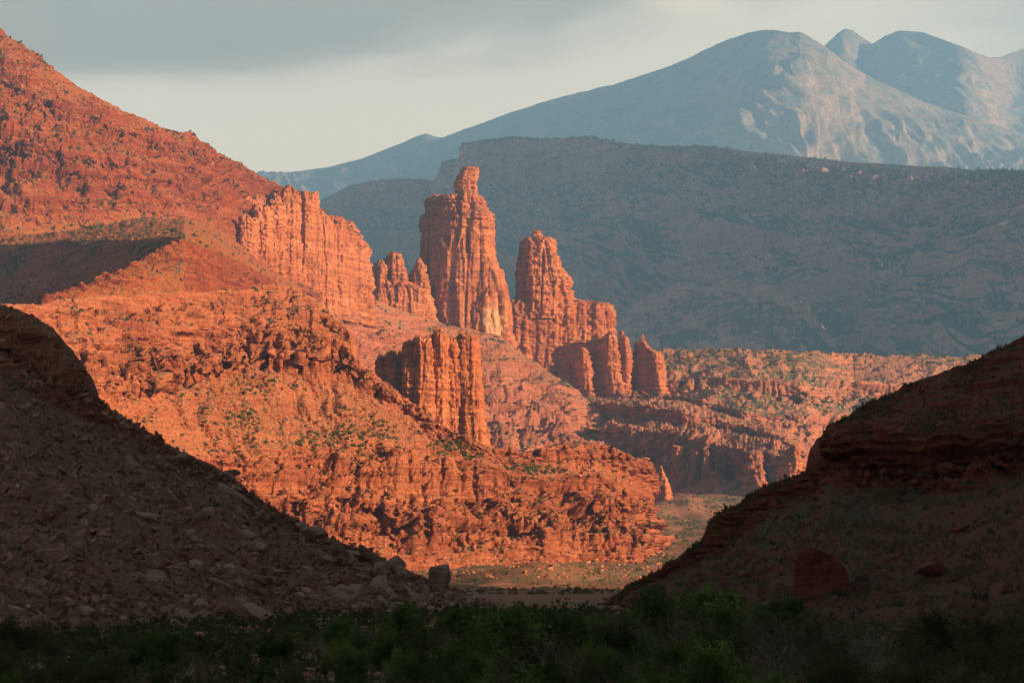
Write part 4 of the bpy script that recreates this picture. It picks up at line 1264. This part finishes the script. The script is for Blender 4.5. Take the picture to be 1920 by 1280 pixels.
    for k in range(4):
        rr = np.random.default_rng(300 + k)
        n = 26
        a = rr.random(n) * 6.283
        base = np.stack([np.cos(a), np.sin(a), np.zeros(n)], 1) * rr.random((n, 1)) * 0.25
        tip = base * 2.2 + np.stack([rr.normal(0, .12, n), rr.normal(0, .12, n), rr.uniform(0.6, 1.1, n)], 1)
        w = np.stack([-np.sin(a), np.cos(a), np.zeros(n)], 1) * 0.05
        V = np.stack([base - w, base + w, tip], 1).reshape(-1, 3)
        tuft.append((V, np.arange(3 * n).reshape(n, 3)))
    P, N = pick('shaded_ledge_hill', 5200, 0.35, seed=63, weight=lambda P, x, y: np.clip(perlin(P / 9) + 0.35, 0.02, 1))
    P2, N2 = pick('shaded_talus_hill', 1800, 0.35, seed=64)
    o = link('dry_grass', scatter_mesh('dry_grass', tuft, np.concatenate([P, P2]), 0.35 + 0.5 * r.random(7000), 16, 0.15), M_straw)
    tag(o, None, None, None, 'stuff')


desert_plants()


def thicket():
    r = np.random.default_rng(91)
    # one of each kind of tree, with trunk and crown; the rest are copies
    def leafy(seed, mat, h=4.5, w=2.3, n=5200, leaf=0.10):
        root = empty('leafy_tree')
        V, Q, ends = branches(seed, 4, h * 0.9, 0.45, 3, 0.07, 3)
        link('trunk', mesh_from('trunk', V, Q, True), M_bark, root)
        V, Q = leaf_cloud(seed + 50, n, w, h * 0.62, leaf, 34, h * 0.36)
        link('crown', mesh_from('crown', V, Q, False), mat, root)
        return root

    def bare(seed, h=3.4):
        root = empty('bare_bush')
        V, Q, ends = branches(seed, 7, h, 0.55, 4, 0.035, 3)
        link('stems', mesh_from('stems', V, Q, True), M_twig, root)
        j = r.integers(0, len(ends), 420)
        rr = np.random.default_rng(seed)
        p = ends[j] + rr.normal(0, 0.10, (420, 3))
        a = rr.normal(0, 0.05, (420, 3)); b = rr.normal(0, 0.03, (420, 3))
        link('leaves', mesh_from('leaves', np.stack([p - a, p + b, p + a, p - b], 1).reshape(-1, 3), np.arange(1680).reshape(-1, 4), False), M_leaf2, root)
        return root
    protos = [leafy(500 + k, M_leaf, 4.5, (2.1, 2.5, 1.9, 2.3)[k]) for k in range(4)] + [leafy(520 + k, M_leaf2, 4.5, 2.4, 4200, 0.09) for k in range(2)]
    bares = [bare(540 + k) for k in range(3)]
    used = set()

    def put(proto, px, top, Y, wscale, lab, cat, grp, nominal):
        kx, kz = ray(px, top)
        g = floor_z(Y) - 0.2
        h = kz * Y - g
        o = proto
        if proto.name in used:
            o = proto.copy(); COL.objects.link(o)
            for ch in proto.children:
                c = ch.copy(); COL.objects.link(c); c.parent = o
        used.add(proto.name)
        s = h / nominal
        o.location = (float(kx * Y), Y, g)
        o.scale = (s * wscale, s * wscale, s)
        o.rotation_euler = (0, 0, float(r.random() * 6.28))
        tag(o, lab, cat, grp)
    G1, G2, G3 = 'trees of the dark thicket', 'olive bushes of the dark thicket', 'leafless bushes of the dark thicket'
    # trees one can single out
    for (px, top, Y, k, ws, lab) in (
        (952, 1116, 150, 0, 1.0, 'round dark green tree in the gap between the hills, its top against the pale flat'),
        (1028, 1121, 155, 1, 0.9, 'dark green tree with a spreading flat top right of the round one in the gap'),
        (1107, 1124, 165, 2, 0.8, 'small dark tree before the foot of the ledge hill'),
        (1222, 1100, 175, 3, 1.0, 'broad dark green tree at the foot of the ledge hill'),
        (1336, 1082, 180, 0, 1.1, 'tallest dark green tree of the thicket, left of the big red slab'),
        (1456, 1098, 185, 1, 0.9, 'brighter green tree touching the lower left corner of the big red slab'),
        (758, 1130, 165, 3, 1.0, 'dark tree before the toe of the talus hill'),
        (520, 1172, 170, 2, 1.1, 'dark tree before a patch of red soil under the talus hill'),
        (297, 1172, 165, 1, 1.0, 'dark tree in front of the pale foot of the talus hill')):
        put(protos[k], px, top, Y, ws, lab, 'tree', G1, 4.2)
    lt = [(-30, 1185), (60, 1172), (200, 1190), (300, 1195), (400, 1190), (520, 1190), (650, 1165), (760, 1145), (850, 1150), (950, 1140), (1100, 1140), (1250, 1125), (1400, 1130), (1520, 1140), (1700, 1150), (1800, 1150), (1950, 1145)]
    lx, ly = [a for a, b in lt], [b for a, b in lt]
    for (Y, n, drop) in ((190, 26, -2), (172, 24, 10), (154, 23, 28), (136, 21, 50), (118, 18, 78), (100, 15, 108)):
        for i in range(n):
            px = -40 + 2000 * (i + r.uniform(0.15, 0.85)) / n
            top = np.interp(px, lx, ly) + drop + r.normal(0, 9)
            bare_p = 0.75 if 1380 < px < 1680 and drop < 60 else 0.22
            if r.random() < bare_p:
                put(bares[int(r.integers(0, 3))], px, top + 2, Y + r.normal(0, 4), 1.15, 'grey leafless bush with fine twigs in the dark thicket', 'bush', G3, 3.6)
            elif px > 1500 or (px < 300 and r.random() < 0.6) or r.random() < 0.25:
                put(protos[4 + int(r.integers(0, 2))], px, top, Y + r.normal(0, 4), 1.0, 'olive green feathery bush in the dark thicket along the valley bottom', 'bush', G2, 4.2)
            else:
                put(protos[int(r.integers(0, 4))], px, top, Y + r.normal(0, 4), 0.95, 'dark green leafy tree in the thicket along the valley bottom', 'tree', G1, 4.2)
    # low brush that fills the ground between them
    n = 7000
    u = r.uniform(-0.24, 0.24, n)
    y = 85 + (np.interp(u, [-0.24, -0.17, -0.1, -0.02, 0.04, 0.1, 0.24], [205, 240, 290, 340, 345, 285, 225]) - 85) * r.random(n) ** 0.8
    x = u * y
    base = [leaf_cloud(600 + k, 90, 0.8, 1.0, 0.10, 6) for k in range(4)]
    P = np.stack([x, y, np.full(n, -6.7)], 1)
    o = link('undergrowth', scatter_mesh('undergrowth', base, P, (0.6 + 1.1 * r.random(n) ** 1.5), 17, 0.1), M_leaf2)
    tag(o, None, None, None, 'stuff')


thicket()

# ------------------------------------------------------------------ haze: the air itself
def build_haze():
    x0, x1, y0, y1, z0, z1 = -4000, 4700, -1450, 25800, -60, 4800
    bm = bmesh.new()
    bmesh.ops.create_cube(bm, size=1.0)
    for v in bm.verts:
        v.co = Vector((x0 if v.co.x < 0 else x1, y0 if v.co.y < 0 else y1, z0 if v.co.z < 0 else z1))
    me = bpy.data.meshes.new('haze')
    bm.to_mesh(me)
    m = bpy.data.materials.new('haze_air')
    m.use_nodes = True
    t = NT(m.node_tree)
    out = t.n('ShaderNodeOutputMaterial')
    pv = t.n('ShaderNodeVolumePrincipled')
    pv.inputs['Color'].default_value = (0.275, 0.585, 1.0, 1)
    pv.inputs['Density'].default_value = 7.0e-5
    pv.inputs['Anisotropy'].default_value = 0.0
    t.l(pv.outputs[0], out.inputs['Volume'])
    o = link('haze', me, m)
    tag(o, None, None, None, 'stuff')


build_haze()

# ------------------------------------------------------------------ what the pieces of the setting are
for nm, cat, lab in (
    ('valley_floor', 'ground', 'flat red valley floor with dry scrub, between the two shaded hills'),
    ('far_mountain', 'mountain', 'hazy back row of mountains, a small pyramid peak beside a broad dome'),
    ('mountain', 'mountain', 'broad blue hazy mountain with a sunlit pale scree face'),
    ('mesa', 'mesa', 'long shaded blue grey mesa with a cliff rim behind the red towers'),
    ('mesa_foothill', 'hill', 'low reddish spur at the foot of the shaded mesa'),
    ('badlands', 'terrain', 'sunlit broken red badlands with scrub below the mesa'),
    ('rock_shelf', 'cliff', 'two stepped rock shelves with shaded faces right of the slickrock'),
    ('tower_hill', 'hill', 'smooth ledgy red hill that carries the tall rock towers'),
    ('red_ridge', 'ridge', 'sunlit red ridge climbing to the sky at the left edge'),
    ('ridge_spur', 'hill', 'bare orange cone of soil between the shadow wedge and the ledgy cliff'),
    ('talus_ridge', 'ridge', 'sunlit red cliff with a talus apron and slickrock foot in the middle'),
    ('shaded_talus_hill', 'hill', 'dark rubble covered hill in shade at the lower left'),
    ('shaded_ledge_hill', 'hill', 'dark grassy hill with an overhanging ledge in shade at the lower right'),
    ('unseen_canyon_wall', 'cliff', 'unseen canyon wall added beside the viewpoint to shade the near ground'),
    ('talus_rubble', 'rubble', 'small brown stones covering the dark talus hill'),
    ('slope_rubble', 'rubble', 'small dark red stones on the shaded ledge hill'),
    ('scree', 'scree', 'loose red stones strewn over the sunlit slopes'),
    ('ridge_scrub', 'scrub', 'tiny dark bushes dotting the sunlit red slopes'),
    ('badland_scrub', 'scrub', 'grey green scrub in patches on the badlands'),
    ('valley_scrub', 'scrub', 'dry pale scrub on the valley floor'),
    ('mesa_woodland', 'woodland', 'dark pinyon woodland over the mesa slope and rim'),
    ('dry_grass', 'grass', 'dry grass tufts on the two shaded hills'),
    ('undergrowth', 'undergrowth', 'dark olive undergrowth filling the thicket along the bottom'),
    ('haze', 'haze', 'pale blue evening haze that fades the mesa and mountains')):
    o = bpy.data.objects.get(nm)
    if o is not None:
        tag(o, lab, cat)
